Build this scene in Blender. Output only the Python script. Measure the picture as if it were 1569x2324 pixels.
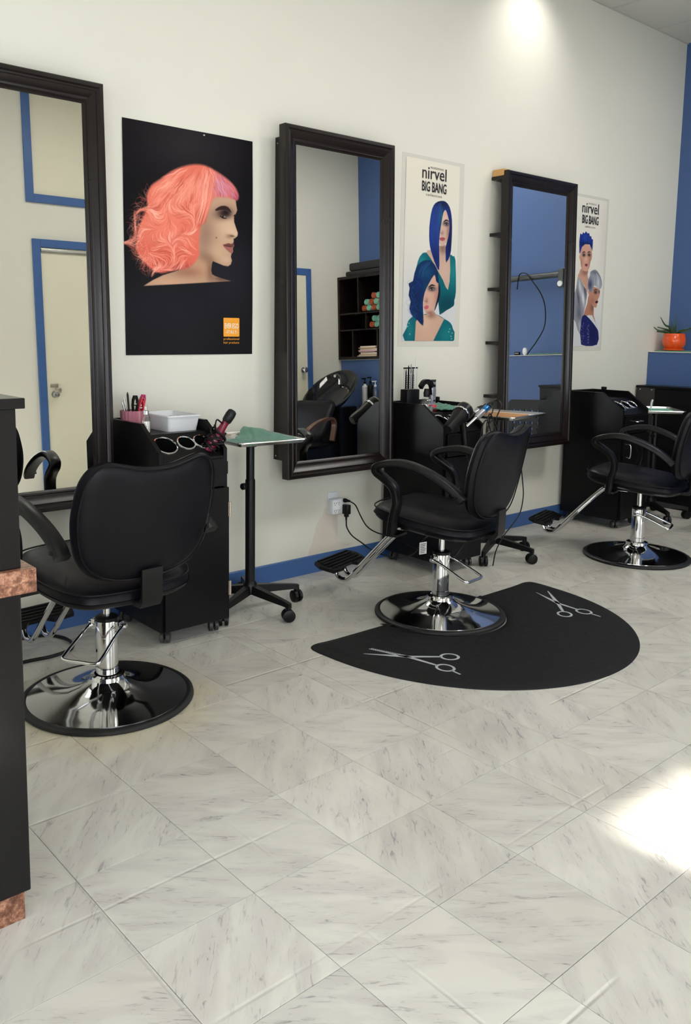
import bpy, bmesh, math, random
import numpy as np
from mathutils import Vector, Matrix
from mathutils.geometry import tessellate_polygon

for o in list(bpy.data.objects): bpy.data.objects.remove(o)
S = bpy.context.scene
COL = S.collection
R = math.radians
rng = random.Random(7)

# ------------------------------------------------------------------ camera
FPX, YAW, PITCH, ROLL, CAMH = 1917.67, R(39.7235), R(-7.5346), R(0.6208), 1.311
cam_d = bpy.data.cameras.new('camera'); cam = bpy.data.objects.new('camera', cam_d); COL.objects.link(cam)
fw = Vector((math.sin(YAW)*math.cos(PITCH), math.cos(YAW)*math.cos(PITCH), math.sin(PITCH)))
rt0 = Vector((math.cos(YAW), -math.sin(YAW), 0)); up0 = rt0.cross(fw)
rt = rt0*math.cos(ROLL) + up0*math.sin(ROLL); up = up0*math.cos(ROLL) - rt0*math.sin(ROLL)
M = Matrix((rt, up, -fw)).transposed().to_4x4(); M.translation = (0, 0, CAMH)
cam.matrix_world = M
cam_d.sensor_fit = 'VERTICAL'; cam_d.sensor_height = 36.0; cam_d.sensor_width = 24.3
cam_d.lens = FPX/2324*36
cam_d.shift_x = 88.08/2324; cam_d.shift_y = -154.36/2324
cam_d.clip_start = 0.02
S.camera = cam

# ------------------------------------------------------------------ world, sun, exposure
w = bpy.data.worlds.new('sky'); S.world = w; w.use_nodes = True
bg = w.node_tree.nodes['Background']
bg.inputs[0].default_value = (0.90, 0.95, 1.0, 1); bg.inputs[1].default_value = 6.0
sun_d = bpy.data.lights.new('sun', 'SUN'); sun_d.energy = 15.0; sun_d.angle = R(3.2); sun_d.color = (1, .95, .86)
sun = bpy.data.objects.new('sun', sun_d); COL.objects.link(sun)
SUN_DIR = Vector((0.0, math.cos(R(55.2)), -math.sin(R(55.2))))        # travels from the side light towards the far wall
sun.rotation_euler = SUN_DIR.to_track_quat('-Z', 'Y').to_euler(); sun.location = (2.3, -4, 6)
S.view_settings.view_transform = 'Standard'; S.view_settings.look = 'None'
S.view_settings.gamma = 1.0; S.view_settings.use_curve_mapping = False
S.view_settings.exposure = 0.26
S.cycles.use_denoising = True
S.cycles.max_bounces = 6; S.cycles.diffuse_bounces = 4; S.cycles.glossy_bounces = 3; S.cycles.transmission_bounces = 3; S.cycles.transparent_max_bounces = 8
S.cycles.use_adaptive_sampling = True; S.cycles.adaptive_threshold = .06
S.cycles.sample_clamp_indirect = 6.0
S.cycles.caustics_reflective = False; S.cycles.caustics_refractive = False

# ------------------------------------------------------------------ materials
def srgb(*c):
    return tuple(((x/255)/12.92 if x/255 <= .04045 else ((x/255+.055)/1.055)**2.4) for x in c)
def mat(name, col, rough=.5, metal=0.0, var=.06, vscale=14, bump=0.0, bscale=200, spec=.5, trans=0.0, ior=1.45,
        emit=None, estr=0, coat=0.0, coords='Object', sheen=0.0):
    m = bpy.data.materials.new(name); m.use_nodes = True
    nt = m.node_tree; b = nt.nodes['Principled BSDF']
    b.inputs['Base Color'].default_value = (*col, 1); b.inputs['Roughness'].default_value = rough
    b.inputs['Metallic'].default_value = metal
    b.inputs['Specular IOR Level'].default_value = spec
    b.inputs['Transmission Weight'].default_value = trans; b.inputs['IOR'].default_value = ior
    b.inputs['Coat Weight'].default_value = coat; b.inputs['Sheen Weight'].default_value = sheen
    tc = nt.nodes.new('ShaderNodeTexCoord')
    if var:
        n = nt.nodes.new('ShaderNodeTexNoise'); n.inputs['Scale'].default_value = vscale; n.inputs['Detail'].default_value = 5
        nt.links.new(tc.outputs[coords], n.inputs['Vector'])
        mx = nt.nodes.new('ShaderNodeMix'); mx.data_type = 'RGBA'
        mx.inputs[6].default_value = (*[c*(1-var) for c in col], 1); mx.inputs[7].default_value = (*[min(1, c*(1+var)) for c in col], 1)
        nt.links.new(n.outputs['Fac'], mx.inputs[0]); nt.links.new(mx.outputs[2], b.inputs['Base Color'])
        mr = nt.nodes.new('ShaderNodeMapRange'); mr.inputs[3].default_value = max(0, rough*.85); mr.inputs[4].default_value = min(1, rough*1.15)
        nt.links.new(n.outputs['Fac'], mr.inputs[0]); nt.links.new(mr.outputs[0], b.inputs['Roughness'])
    if bump:
        n2 = nt.nodes.new('ShaderNodeTexNoise'); n2.inputs['Scale'].default_value = bscale; n2.inputs['Detail'].default_value = 3
        nt.links.new(tc.outputs[coords], n2.inputs['Vector'])
        bp = nt.nodes.new('ShaderNodeBump'); bp.inputs['Strength'].default_value = bump; bp.inputs['Distance'].default_value = .002
        nt.links.new(n2.outputs['Fac'], bp.inputs['Height']); nt.links.new(bp.outputs[0], b.inputs['Normal'])
    if emit:
        b.inputs['Emission Color'].default_value = (*emit, 1); b.inputs['Emission Strength'].default_value = estr
    return m

M_WHITE = mat('white_wall_paint', srgb(222, 220, 208), .62, var=.018, vscale=3, bump=.12, bscale=160)
M_BLUE = mat('blue_wall_paint', srgb(68, 94, 142), .55, var=.03, vscale=5, bump=.10, bscale=160)
M_BLUETRIM = mat('blue_trim_paint', srgb(62, 97, 152), .42, var=.06, vscale=9)
M_DOOR = mat('cream_door_paint', srgb(226, 222, 200), .45, var=.02)
M_CEIL = mat('ceiling_panel', srgb(205, 202, 194), .85, var=.04, vscale=40, bump=.3, bscale=300)
M_GRIDM = mat('ceiling_grid_metal', srgb(190, 188, 180), .5)
M_LAM = mat('black_laminate', (.0055, .0053, .006), .30, var=.1, vscale=30, bump=.05, bscale=400, spec=.2)
M_GLOSSLAM = mat('glossy_black_laminate', (.006, .0055, .0062), .2, var=.1, vscale=6, spec=.38)
M_LAMSHEEN = mat('sheen_toned_dark_laminate', (.028, .025, .024), .4, var=.1)  # lighter tone holds the cabinet end's gloss; the clipper blade shares it
M_LEATHER = mat('black_leatherette', (.0045, .0042, .0062), .40, var=.12, vscale=20, bump=.14, bscale=420, spec=.2)
M_PLAS = mat('black_plastic', (.0058, .0058, .0064), .36, var=.1, vscale=30, spec=.3)
M_RUB = mat('black_rubber', (.008, .008, .009), .5, var=.1, bump=.1)
M_CHROME = mat('chrome', (.78, .78, .79), .07, 1.0, var=.02, vscale=8)
M_STEEL = mat('brushed_steel', (.62, .62, .60), .24, 1.0, var=.05, vscale=60)
M_BRASS = mat('worn_steel_hinge', (.62, .54, .44), .35, 1.0, var=.1)
M_FRAME = mat('espresso_wood', (.0105, .0068, .0062), .26, var=.05, vscale=8, spec=.4)
M_MIRROR = mat('mirror_silver', (.93, .94, .925), .0, 1.0, var=0)
def thin_glass(name, refl=.06):
    m = bpy.data.materials.new(name); m.use_nodes = True; nt = m.node_tree; nt.nodes.clear()
    o = nt.nodes.new('ShaderNodeOutputMaterial'); mx = nt.nodes.new('ShaderNodeMixShader'); mx.inputs[0].default_value = refl
    tr = nt.nodes.new('ShaderNodeBsdfTransparent'); gl = nt.nodes.new('ShaderNodeBsdfGlossy'); gl.inputs['Roughness'].default_value = .02
    nt.links.new(tr.outputs[0], mx.inputs[1]); nt.links.new(gl.outputs[0], mx.inputs[2]); nt.links.new(mx.outputs[0], o.inputs[0])
    return m
M_GLASS = thin_glass('window_glass')
M_CLEARPL = thin_glass('clear_plastic', .14)
M_WATER = mat('milky_liquid', srgb(215, 215, 205), .2, var=.02)
M_WPLAS = mat('white_plastic', srgb(225, 227, 230), .35, var=.015)
M_GREEN = mat('green_terry_cloth', srgb(78, 138, 116), .95, var=.22, vscale=60, bump=.9, bscale=500, sheen=.3)
M_MINT = mat('mint_terry_cloth', srgb(130, 190, 165), .95, var=.2, vscale=60, bump=.9, bscale=500)
M_TERRA = mat('terracotta_terry_cloth', srgb(176, 88, 58), .95, var=.2, vscale=60, bump=.9, bscale=500)
M_PINKGL = mat('pink_glass', srgb(214, 138, 156), .18, var=.05, trans=.35, ior=1.3)
M_RED = mat('red_plastic', srgb(214, 52, 72), .3)
M_MAG = mat('magenta_plastic', srgb(190, 30, 110), .3)
M_WINE = mat('wine_red_plastic', srgb(120, 22, 48), .22)
M_BLUEPL = mat('blue_metallic_plastic', srgb(45, 120, 190), .2, .5)
M_SILV = mat('silver_plastic', srgb(172, 174, 180), .28, .6)
M_GRANITE = None
M_ORANGE = mat('orange_glazed_ceramic', srgb(232, 84, 24), .22, var=.05, coat=.4)
M_LEAF = mat('aloe_leaf', srgb(52, 78, 42), .4, var=.25, vscale=30)
M_SOIL = mat('soil', (.02, .014, .01), .9, var=.3)
M_PINE = mat('pine_wood', srgb(208, 158, 96), .5, var=.18, vscale=18)
M_TAN = mat('tan_cardboard', srgb(196, 142, 92), .6, var=.06)
M_PAPER = mat('white_paper', srgb(232, 230, 226), .6, var=.02)
M_INK = mat('black_ink', (.012, .012, .013), .45, var=0)
M_GREYINK = mat('grey_ink', srgb(96, 92, 88), .5, var=0)
M_PRINT = mat('silver_print', srgb(176, 180, 186), .45, var=.05)
M_GREYPIPE = mat('grey_metal_tube', srgb(70, 74, 74), .4, .2)
M_STAIN = mat('worn_plaster', srgb(217, 208, 195), .7, var=.05, vscale=12)
M_CUSH = mat('black_cushion_cloth', (.014, .014, .016), .7, var=.1)
M_MAGZ = [mat('magazine_cover_%d' % i, c, .4) for i, c in enumerate((srgb(214, 196, 170), srgb(190, 160, 130), srgb(226, 216, 200), srgb(150, 120, 100), srgb(205, 170, 180)))]
M_BRNWOOD = mat('brown_arm_wood', srgb(86, 58, 44), .25)
M_ORLOGO = mat('orange_ink', srgb(243, 160, 24), .4, var=0)
M_WINK = mat('white_ink', srgb(240, 236, 225), .4, var=0)
M_TAPE = mat('clear_tape_film', srgb(212, 210, 198), .22, var=.02)
M_LAMP = [mat('lamp_diffuser_%d' % k, (1, 1, 1), .5, var=0, emit=(1.0, .965, .90), estr=e) for k, e in enumerate((2.0, 10.0, 17.0))]  # for the added ceiling lamps, stronger towards the blue wall
M_SCREW = mat('screw_zinc', (.6, .6, .6), .35, 1.0, var=0)

def granite():
    m = bpy.data.materials.new('brown_granite_laminate'); m.use_nodes = True
    nt = m.node_tree; b = nt.nodes['Principled BSDF']; b.inputs['Roughness'].default_value = .3
    tc = nt.nodes.new('ShaderNodeTexCoord'); n = nt.nodes.new('ShaderNodeTexNoise')
    n.inputs['Scale'].default_value = 55; n.inputs['Detail'].default_value = 8; n.inputs['Roughness'].default_value = .75
    nt.links.new(tc.outputs['Object'], n.inputs['Vector'])
    cr = nt.nodes.new('ShaderNodeValToRGB'); e = cr.color_ramp
    e.elements[0].position = .32; e.elements[0].color = (*srgb(40, 26, 20), 1)
    e.elements[1].position = .68; e.elements[1].color = (*srgb(196, 150, 122), 1)
    x = e.elements.new(.48); x.color = (*srgb(120, 78, 58), 1)
    nt.links.new(n.outputs['Fac'], cr.inputs[0]); nt.links.new(cr.outputs[0], b.inputs['Base Color'])
    return m
M_GRANITE = granite()

def marble_tile():
    m = bpy.data.materials.new('marble_look_vinyl_tile'); m.use_nodes = True
    nt = m.node_tree; b = nt.nodes['Principled BSDF']; L = nt.links.new
    N = nt.nodes.new
    tc = N('ShaderNodeTexCoord'); oi = N('ShaderNodeObjectInfo')
    geo = N('ShaderNodeNewGeometry')
    off = N('ShaderNodeVectorMath'); off.operation = 'SCALE'; off.inputs[0].default_value = (37, 91, 13); L(oi.outputs['Random'], off.inputs['Scale'])
    add = N('ShaderNodeVectorMath'); add.operation = 'ADD'; L(tc.outputs['Object'], add.inputs[0]); L(off.outputs[0], add.inputs[1])
    mp = N('ShaderNodeMapping'); mp.inputs['Rotation'].default_value = (0, 0, R(40)); L(add.outputs[0], mp.inputs['Vector'])
    # soft broad clouds
    st = N('ShaderNodeMapping'); st.inputs['Scale'].default_value = (5, 16, 5); L(mp.outputs[0], st.inputs['Vector'])
    n1 = N('ShaderNodeTexNoise'); n1.inputs['Scale'].default_value = 1.0; n1.inputs['Detail'].default_value = 5; n1.inputs['Distortion'].default_value = .6; L(st.outputs[0], n1.inputs['Vector'])
    r1 = N('ShaderNodeValToRGB'); r1.color_ramp.elements[0].position = .40; r1.color_ramp.elements[1].position = .72
    r1.color_ramp.elements[0].color = (0, 0, 0, 1); r1.color_ramp.elements[1].color = (1, 1, 1, 1); L(n1.outputs['Fac'], r1.inputs[0])
    # thin broken streaks
    st2 = N('ShaderNodeMapping'); st2.inputs['Scale'].default_value = (14, 75, 10); L(mp.outputs[0], st2.inputs['Vector'])
    n2 = N('ShaderNodeTexNoise'); n2.inputs['Scale'].default_value = 1.0; n2.inputs['Detail'].default_value = 6; n2.inputs['Roughness'].default_value = .62; n2.inputs['Distortion'].default_value = 1.4; L(st2.outputs[0], n2.inputs['Vector'])
    r2 = N('ShaderNodeValToRGB'); r2.color_ramp.elements[0].position = .56; r2.color_ramp.elements[1].position = .68
    r2.color_ramp.elements[0].color = (0, 0, 0, 1); r2.color_ramp.elements[1].color = (1, 1, 1, 1); L(n2.outputs['Fac'], r2.inputs[0])
    mu = N('ShaderNodeMath'); mu.operation = 'MULTIPLY'; L(r2.outputs[0], mu.inputs[0]); L(r1.outputs[0], mu.inputs[1])
    base = N('ShaderNodeMix'); base.data_type = 'RGBA'
    base.inputs[6].default_value = (*srgb(206, 204, 194), 1); base.inputs[7].default_value = (*srgb(176, 170, 168), 1); 
    cl = N('ShaderNodeMath'); cl.operation = 'MULTIPLY'; cl.inputs[1].default_value = .62; L(r1.outputs[0], cl.inputs[0]); L(cl.outputs[0], base.inputs[0])
    v = N('ShaderNodeMix'); v.data_type = 'RGBA'; v.inputs[7].default_value = (*srgb(84, 76, 86), 1)
    sc = N('ShaderNodeMath'); sc.operation = 'MULTIPLY'; sc.inputs[1].default_value = .95; L(mu.outputs[0], sc.inputs[0])
    L(sc.outputs[0], v.inputs[0]); L(base.outputs[2], v.inputs[6])
    # tile to tile tone and wear
    tone = N('ShaderNodeMapRange'); tone.inputs[3].default_value = .93; tone.inputs[4].default_value = 1.03; L(oi.outputs['Random'], tone.inputs[0])
    hs = N('ShaderNodeHueSaturation'); L(tone.outputs[0], hs.inputs['Value']); L(v.outputs[2], hs.inputs['Color'])
    n3 = N('ShaderNodeTexNoise'); n3.inputs['Scale'].default_value = 2.2; n3.inputs['Detail'].default_value = 6; L(geo.outputs['Position'], n3.inputs['Vector'])
    wr = N('ShaderNodeMix'); wr.data_type = 'RGBA'; wr.blend_type = 'MULTIPLY'; wr.inputs[7].default_value = (.90, .885, .86, 1)
    r3 = N('ShaderNodeMapRange'); r3.inputs[1].default_value = .45; r3.inputs[2].default_value = .75; L(n3.outputs['Fac'], r3.inputs[0])
    L(r3.outputs[0], wr.inputs[0]); L(hs.outputs[0], wr.inputs[6])
    # amber wear ring on the floor round the nearest chair base
    d = N('ShaderNodeVectorMath'); d.operation = 'DISTANCE'; d.inputs[1].default_value = (1.30, 2.62, 0); L(geo.outputs['Position'], d.inputs[0])
    dr = N('ShaderNodeMapRange'); dr.inputs[1].default_value = .30; dr.inputs[2].default_value = .44; dr.inputs[3].default_value = 1; dr.inputs[4].default_value = 0; L(d.outputs['Value'], dr.inputs[0])
    n4 = N('ShaderNodeTexNoise'); n4.inputs['Scale'].default_value = 9; L(geo.outputs['Position'], n4.inputs['Vector'])
    m4 = N('ShaderNodeMath'); m4.operation = 'MULTIPLY'; L(dr.outputs[0], m4.inputs[0]); L(n4.outputs['Fac'], m4.inputs[1])
    am = N('ShaderNodeMix'); am.data_type = 'RGBA'; am.blend_type = 'MULTIPLY'; am.inputs[7].default_value = (.97, .86, .58, 1); L(m4.outputs[0], am.inputs[0]); L(wr.outputs[2], am.inputs[6])
    L(am.outputs[2], b.inputs['Base Color'])
    b.inputs['Roughness'].default_value = .34
    # the older floor telegraphing through as soft ridges
    mpx = N('ShaderNodeMapping'); mpx.inputs['Location'].default_value = (.17, .12, 0); mpx.inputs['Scale'].default_value = (2.35, 2.35, 1); L(geo.outputs['Position'], mpx.inputs['Vector'])
    br = N('ShaderNodeTexBrick'); br.offset = 0.0; br.inputs['Scale'].default_value = 1; br.inputs['Mortar Size'].default_value = .018; br.inputs['Mortar Smooth'].default_value = 1.0
    br.inputs['Brick Width'].default_value = 1.0; br.inputs['Row Height'].default_value = 1.0
    n5 = N('ShaderNodeTexNoise'); n5.inputs['Scale'].default_value = 1.7; L(geo.outputs['Position'], n5.inputs['Vector'])
    r5 = N('ShaderNodeMapRange'); r5.inputs[1].default_value = .45; r5.inputs[2].default_value = .65; L(n5.outputs['Fac'], r5.inputs[0])
    L(mpx.outputs[0], br.inputs['Vector'])
    m5 = N('ShaderNodeMath'); m5.operation = 'MULTIPLY'; L(br.outputs['Fac'], m5.inputs[0]); L(r5.outputs[0], m5.inputs[1])
    bp = N('ShaderNodeBump'); bp.inputs['Strength'].default_value = .55; bp.inputs['Distance'].default_value = .004; bp.invert = True
    L(m5.outputs[0], bp.inputs['Height'])
    bp2 = N('ShaderNodeBump'); bp2.inputs['Strength'].default_value = .05; bp2.inputs['Distance'].default_value = .002
    n6 = N('ShaderNodeTexNoise'); n6.inputs['Scale'].default_value = 90; L(geo.outputs['Position'], n6.inputs['Vector']); L(n6.outputs['Fac'], bp2.inputs['Height']); L(bp.outputs[0], bp2.inputs['Normal'])
    L(bp2.outputs[0], b.inputs['Normal'])
    return m
M_TILE = marble_tile()
M_JOINT = mat('dark_joint', srgb(110, 102, 94), .8)

def vcol_mat(name, rough=.3, bump=.0, spec=.28):
    m = bpy.data.materials.new(name); m.use_nodes = True
    nt = m.node_tree; b = nt.nodes['Principled BSDF']; b.inputs['Roughness'].default_value = rough; b.inputs['Specular IOR Level'].default_value = spec
    a = nt.nodes.new('ShaderNodeVertexColor'); a.layer_name = 'print'
    nt.links.new(a.outputs[0], b.inputs['Base Color'])
    if bump:
        tc = nt.nodes.new('ShaderNodeTexCoord'); n = nt.nodes.new('ShaderNodeTexNoise'); n.inputs['Scale'].default_value = 7; n.inputs['Detail'].default_value = 3
        bp = nt.nodes.new('ShaderNodeBump'); bp.inputs['Strength'].default_value = bump; bp.inputs['Distance'].default_value = .01
        nt.links.new(tc.outputs['Object'], n.inputs['Vector']); nt.links.new(n.outputs['Fac'], bp.inputs['Height']); nt.links.new(bp.outputs[0], b.inputs['Normal'])
    return m

# ------------------------------------------------------------------ mesh helpers
class MB:
    def __init__(s): s.v = []; s.f = []
    def add(s, v, f):
        n = len(s.v); s.v += [tuple(p) for p in v]; s.f += [tuple(i+n for i in q) for q in f]; return s
    def box(s, x0, x1, y0, y1, z0, z1, b=0.0):
        if b <= 0:
            v = [(x, y, z) for z in (z0, z1) for y in (y0, y1) for x in (x0, x1)]
            return s.add(v, [(0, 2, 3, 1), (4, 5, 7, 6), (0, 1, 5, 4), (2, 6, 7, 3), (0, 4, 6, 2), (1, 3, 7, 5)])
        bm = bmesh.new(); bmesh.ops.create_cube(bm, size=1)
        for q in bm.verts: q.co = Vector(((x0+x1)/2+q.co.x*(x1-x0), (y0+y1)/2+q.co.y*(y1-y0), (z0+z1)/2+q.co.z*(z1-z0)))
        bmesh.ops.bevel(bm, geom=bm.edges[:], offset=b, segments=2, affect='EDGES', profile=.5)
        bm.verts.index_update()
        s.add([q.co[:] for q in bm.verts], [[q.index for q in f.verts] for f in bm.faces]); bm.free(); return s
    def lathe(s, prof, n=32, c=(0, 0, 0), axis=(0, 0, 1), cap0=True, cap1=True):
        """prof: (r, h) pairs along axis"""
        ax = Vector(axis).normalized(); a = ax.orthogonal().normalized(); b2 = ax.cross(a); c = Vector(c)
        v = []; f = []
        for r, h in prof:
            for k in range(n):
                t = 2*math.pi*k/n; v.append(c+ax*h+(a*math.cos(t)+b2*math.sin(t))*r)
        for i in range(len(prof)-1):
            for k in range(n): f.append((i*n+k, i*n+(k+1) % n, (i+1)*n+(k+1) % n, (i+1)*n+k))
        if cap0: f.append(tuple(range(n-1, -1, -1)))
        if cap1: f.append(tuple((len(prof)-1)*n+k for k in range(n)))
        return s.add(v, f)
    def cyl(s, p0, p1, r, n=20, r1=None):
        p0 = Vector(p0); p1 = Vector(p1); d = (p1-p0)
        return s.lathe([(r, 0), (r if r1 is None else r1, d.length)], n, p0, d)
    def tube(s, pts, r, n=10, closed=False, cap=True):
        pts = [Vector(p) for p in pts]; m = len(pts); v = []; f = []
        rr = r if isinstance(r, (list, tuple)) else [r]*m
        prev = None
        for i, p in enumerate(pts):
            if closed: t = pts[(i+1) % m]-pts[i-1]
            else: t = pts[min(i+1, m-1)]-pts[max(i-1, 0)]
            t.normalize()
            if prev is None: a = t.orthogonal().normalized()
            else: a = (prev-t*prev.dot(t)).normalized()
            prev = a; b2 = t.cross(a)
            for k in range(n):
                q = 2*math.pi*k/n; v.append(p+(a*math.cos(q)+b2*math.sin(q))*rr[i])
        for i in range(m if closed else m-1):
            j = (i+1) % m
            for k in range(n): f.append((i*n+k, i*n+(k+1) % n, j*n+(k+1) % n, j*n+k))
        if cap and not closed:
            f.append(tuple(range(n-1, -1, -1))); f.append(tuple((m-1)*n+k for k in range(n)))
        return s.add(v, f)
    def prism(s, poly, axis, a0, a1):
        """poly: 2D points in the two other axes (order xyz without axis), extruded from a0 to a1"""
        def P(q, h):
            return {'x': (h, q[0], q[1]), 'y': (q[0], h, q[1]), 'z': (q[0], q[1], h)}[axis]
        n = len(poly); v = [P(q, a0) for q in poly]+[P(q, a1) for q in poly]
        f = [(i, (i+1) % n, n+(i+1) % n, n+i) for i in range(n)]+[tuple(range(n-1, -1, -1)), tuple(range(n, 2*n))]
        return s.add(v, f)
    def sweep(s, pts, prof, side, closed_ends=True):
        """rectangular/round profile (a along side, b along normal) swept on pts, with a fixed side vector"""
        pts = [Vector(p) for p in pts]; m = len(pts); n = len(prof); sd = Vector(side).normalized(); v = []; f = []
        for i, p in enumerate(pts):
            t = (pts[min(i+1, m-1)]-pts[max(i-1, 0)]).normalized(); nn = t.cross(sd).normalized()
            for a, b2 in prof: v.append(p+sd*a+nn*b2)
        for i in range(m-1):
            for k in range(n): f.append((i*n+k, i*n+(k+1) % n, (i+1)*n+(k+1) % n, (i+1)*n+k))
        if closed_ends: f.append(tuple(range(n-1, -1, -1))); f.append(tuple((m-1)*n+k for k in range(n)))
        return s.add(v, f)
    def loops(s, loops, cap0=True, cap1=True):
        n = len(loops[0]); v = [p for l in loops for p in l]; f = []
        for i in range(len(loops)-1):
            for k in range(n): f.append((i*n+k, i*n+(k+1) % n, (i+1)*n+(k+1) % n, (i+1)*n+k))
        if cap0: f.append(tuple(range(n-1, -1, -1)))
        if cap1: f.append(tuple((len(loops)-1)*n+k for k in range(n)))
        return s.add(v, f)
    def grid(s, fn, nu, nv):
        v = [fn(i/(nu-1), j/(nv-1)) for j in range(nv) for i in range(nu)]
        f = [(j*nu+i, j*nu+i+1, (j+1)*nu+i+1, (j+1)*nu+i) for j in range(nv-1) for i in range(nu-1)]
        return s.add(v, f)
    def xf(s, m):
        s.v = [tuple(m @ Vector(p)) for p in s.v]; return s
    def mesh(s, name, m, smooth=True, ang=38):
        me = bpy.data.meshes.new(name); me.from_pydata(s.v, [], s.f)
        bm = bmesh.new(); bm.from_mesh(me); bmesh.ops.recalc_face_normals(bm, faces=bm.faces[:]); bm.to_mesh(me); bm.free()
        if m: me.materials.append(m)
        if smooth:
            me.polygons.foreach_set('use_smooth', [True]*len(me.polygons)); me.set_sharp_from_angle(angle=R(ang))
        me.update(); return me
    def build(s, name, m, parent=None, smooth=True, ang=38, label=None):
        return link(name, s.mesh(name, m, smooth, ang), parent, label)
def link(name, me, parent=None, label=None):
    o = bpy.data.objects.new(name, me); COL.objects.link(o)
    if parent: o.parent = parent
    if label: o['label'] = label
    return o
def tag(o, label, cat, group=None, kind=None):
    o['label'] = label; o['category'] = cat
    if group: o['group'] = group
    if kind: o['kind'] = kind
    return o
def struct(o, label=None):
    o['kind'] = 'structure'
    if label: o['label'] = label
    return o
def thing(name, loc, label, cat, group=None, rz=0):
    o = bpy.data.objects.new(name, None); COL.objects.link(o); o.location = loc; o.rotation_euler = (0, 0, rz); o.empty_display_size = .1
    return tag(o, label, cat, group)
def copy_tree(o, parent=None):
    c = o.copy(); COL.objects.link(c); c.parent = parent
    for ch in list(o.children): copy_tree(ch, c)
    return c
def cr(pts, n=8, closed=False):
    """Catmull-Rom through points"""
    P = [Vector(p) if len(p) == 3 else Vector((p[0], p[1], 0)) for p in pts]; m = len(P); out = []
    for i in range(m if closed else m-1):
        g = (lambda k: P[k % m]) if closed else (lambda k: P[max(0, min(m-1, k))])
        a, b, c, d = g(i-1), g(i), g(i+1), g(i+2)
        for k in range(n):
            t = k/n
            out.append(.5*((2*b)+(c-a)*t+(2*a-5*b+4*c-d)*t*t+(3*b-a-3*c+d)*t**3))
    if not closed: out.append(P[-1])
    return out
def rrect(x0, x1, y0, y1, r, z, n=5):
    out = []
    for cx, cy, a0 in ((x1-r, y1-r, 0), (x0+r, y1-r, 90), (x0+r, y0+r, 180), (x1-r, y0+r, 270)):
        for k in range(n+1):
            a = R(a0+90*k/n); out.append((cx+r*math.cos(a), cy+r*math.sin(a), z))
    return out
def noise2(x, y, s=0):
    return (math.sin(x*1.7+s)*math.cos(y*2.3-s*1.3)+.5*math.sin(x*4.1-y*3.3+s*2.1)+.25*math.sin(x*9.7+y*7.9+s))/1.75

# ------------------------------------------------------------------ the room
WY, WX, OY, LX, CZ = 3.45, 6.667, -0.43, -2.2, 3.56
struct(MB().box(LX-.1, WX+.1, WY, WY+.12, 0, CZ+.1).build('wall_back', M_WHITE, smooth=False), 'white painted wall with the mirrors and posters')
struct(MB().box(WX, WX+.12, OY-.1, WY+.12, 0, CZ+.1).build('wall_right', M_BLUE, smooth=False), 'blue painted end wall')
ledge = MB().box(6.366, WX, OY, WY, 0, 1.186, .006).build('trim_1', M_BLUE, smooth=False); struct(ledge, 'blue half height ledge along the end wall')
MB().box(6.36, WX, OY, WY, 1.186, 1.191).build('ledge_cap', M_WHITE, ledge, smooth=False)
FWIN = ((-2.0, -.55, .4, 2.1), (-.45, .95, .4, 2.1), (1.955, 2.52, 0.0, 2.33), (4.02, 4.86, .4, 2.1))  # unseen windows added to light the mirror wall; door-height one shapes the sun patch
wf = MB(); px_ = LX-.1
for a0, a1, z0, z1 in FWIN:
    wf.box(px_, a0, OY-.1, OY, 0, CZ+.1); px_ = a1
    if z0 > 0: wf.box(a0, a1, OY-.1, OY, 0, z0)
    wf.box(a0, a1, OY-.1, OY, z1, CZ+.1)
wf.box(px_, WX+.1, OY-.1, OY, 0, CZ+.1)
struct(wf.build('wall_front', M_WHITE, smooth=False), 'white wall opposite the mirrors')
WINS = ((.25, 1.75),)
wl = MB(); wl.box(LX-.1, LX, OY-.1, WY+.1, 0, .35); wl.box(LX-.1, LX, OY-.1, WY+.1, 2.15, CZ+.1)
ys = [OY-.1]+[y for p in WINS for y in p]+[WY+.1]
for i in range(0, len(ys), 2): wl.box(LX-.1, LX, ys[i], ys[i+1], .35, 2.15)
struct(wl.build('wall_left', M_WHITE, smooth=False), 'storefront wall')
def window(name, axis, a0, a1, z0, z1, c, m=M_BLUETRIM):
    r_ = bpy.data.objects.new(name, None); COL.objects.link(r_); struct(r_)
    def bx(b0, b1, q0, q1, d0, d1, nm, mt):
        (MB().box(c+d0, c+d1, b0, b1, q0, q1) if axis == 'x' else MB().box(b0, b1, c+d0, c+d1, q0, q1)).build(nm, mt, r_, smooth=False)
    t = .045
    bx(a0, a0+t, z0, z1, -.03, .03, 'window_frame', m); bx(a1-t, a1, z0, z1, -.03, .03, 'window_frame', m)
    bx(a0+t, a1-t, z0, z0+t, -.03, .03, 'window_frame', m); bx(a0+t, a1-t, z1-t, z1, -.03, .03, 'window_frame', m)
    bx(a0+t, a1-t, z0+t, z1-t, -.003, .003, 'pane', M_GLASS)
    return r_
for k, (a, b) in enumerate(WINS): window('window_%d' % (k+2), 'x', a, b, .35, 2.15, LX-.05)
for k, (a0, a1, z0, z1) in enumerate(FWIN): window('window_%d' % (k+3), 'y', a0, a1, z0, z1, OY-.05)

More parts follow.
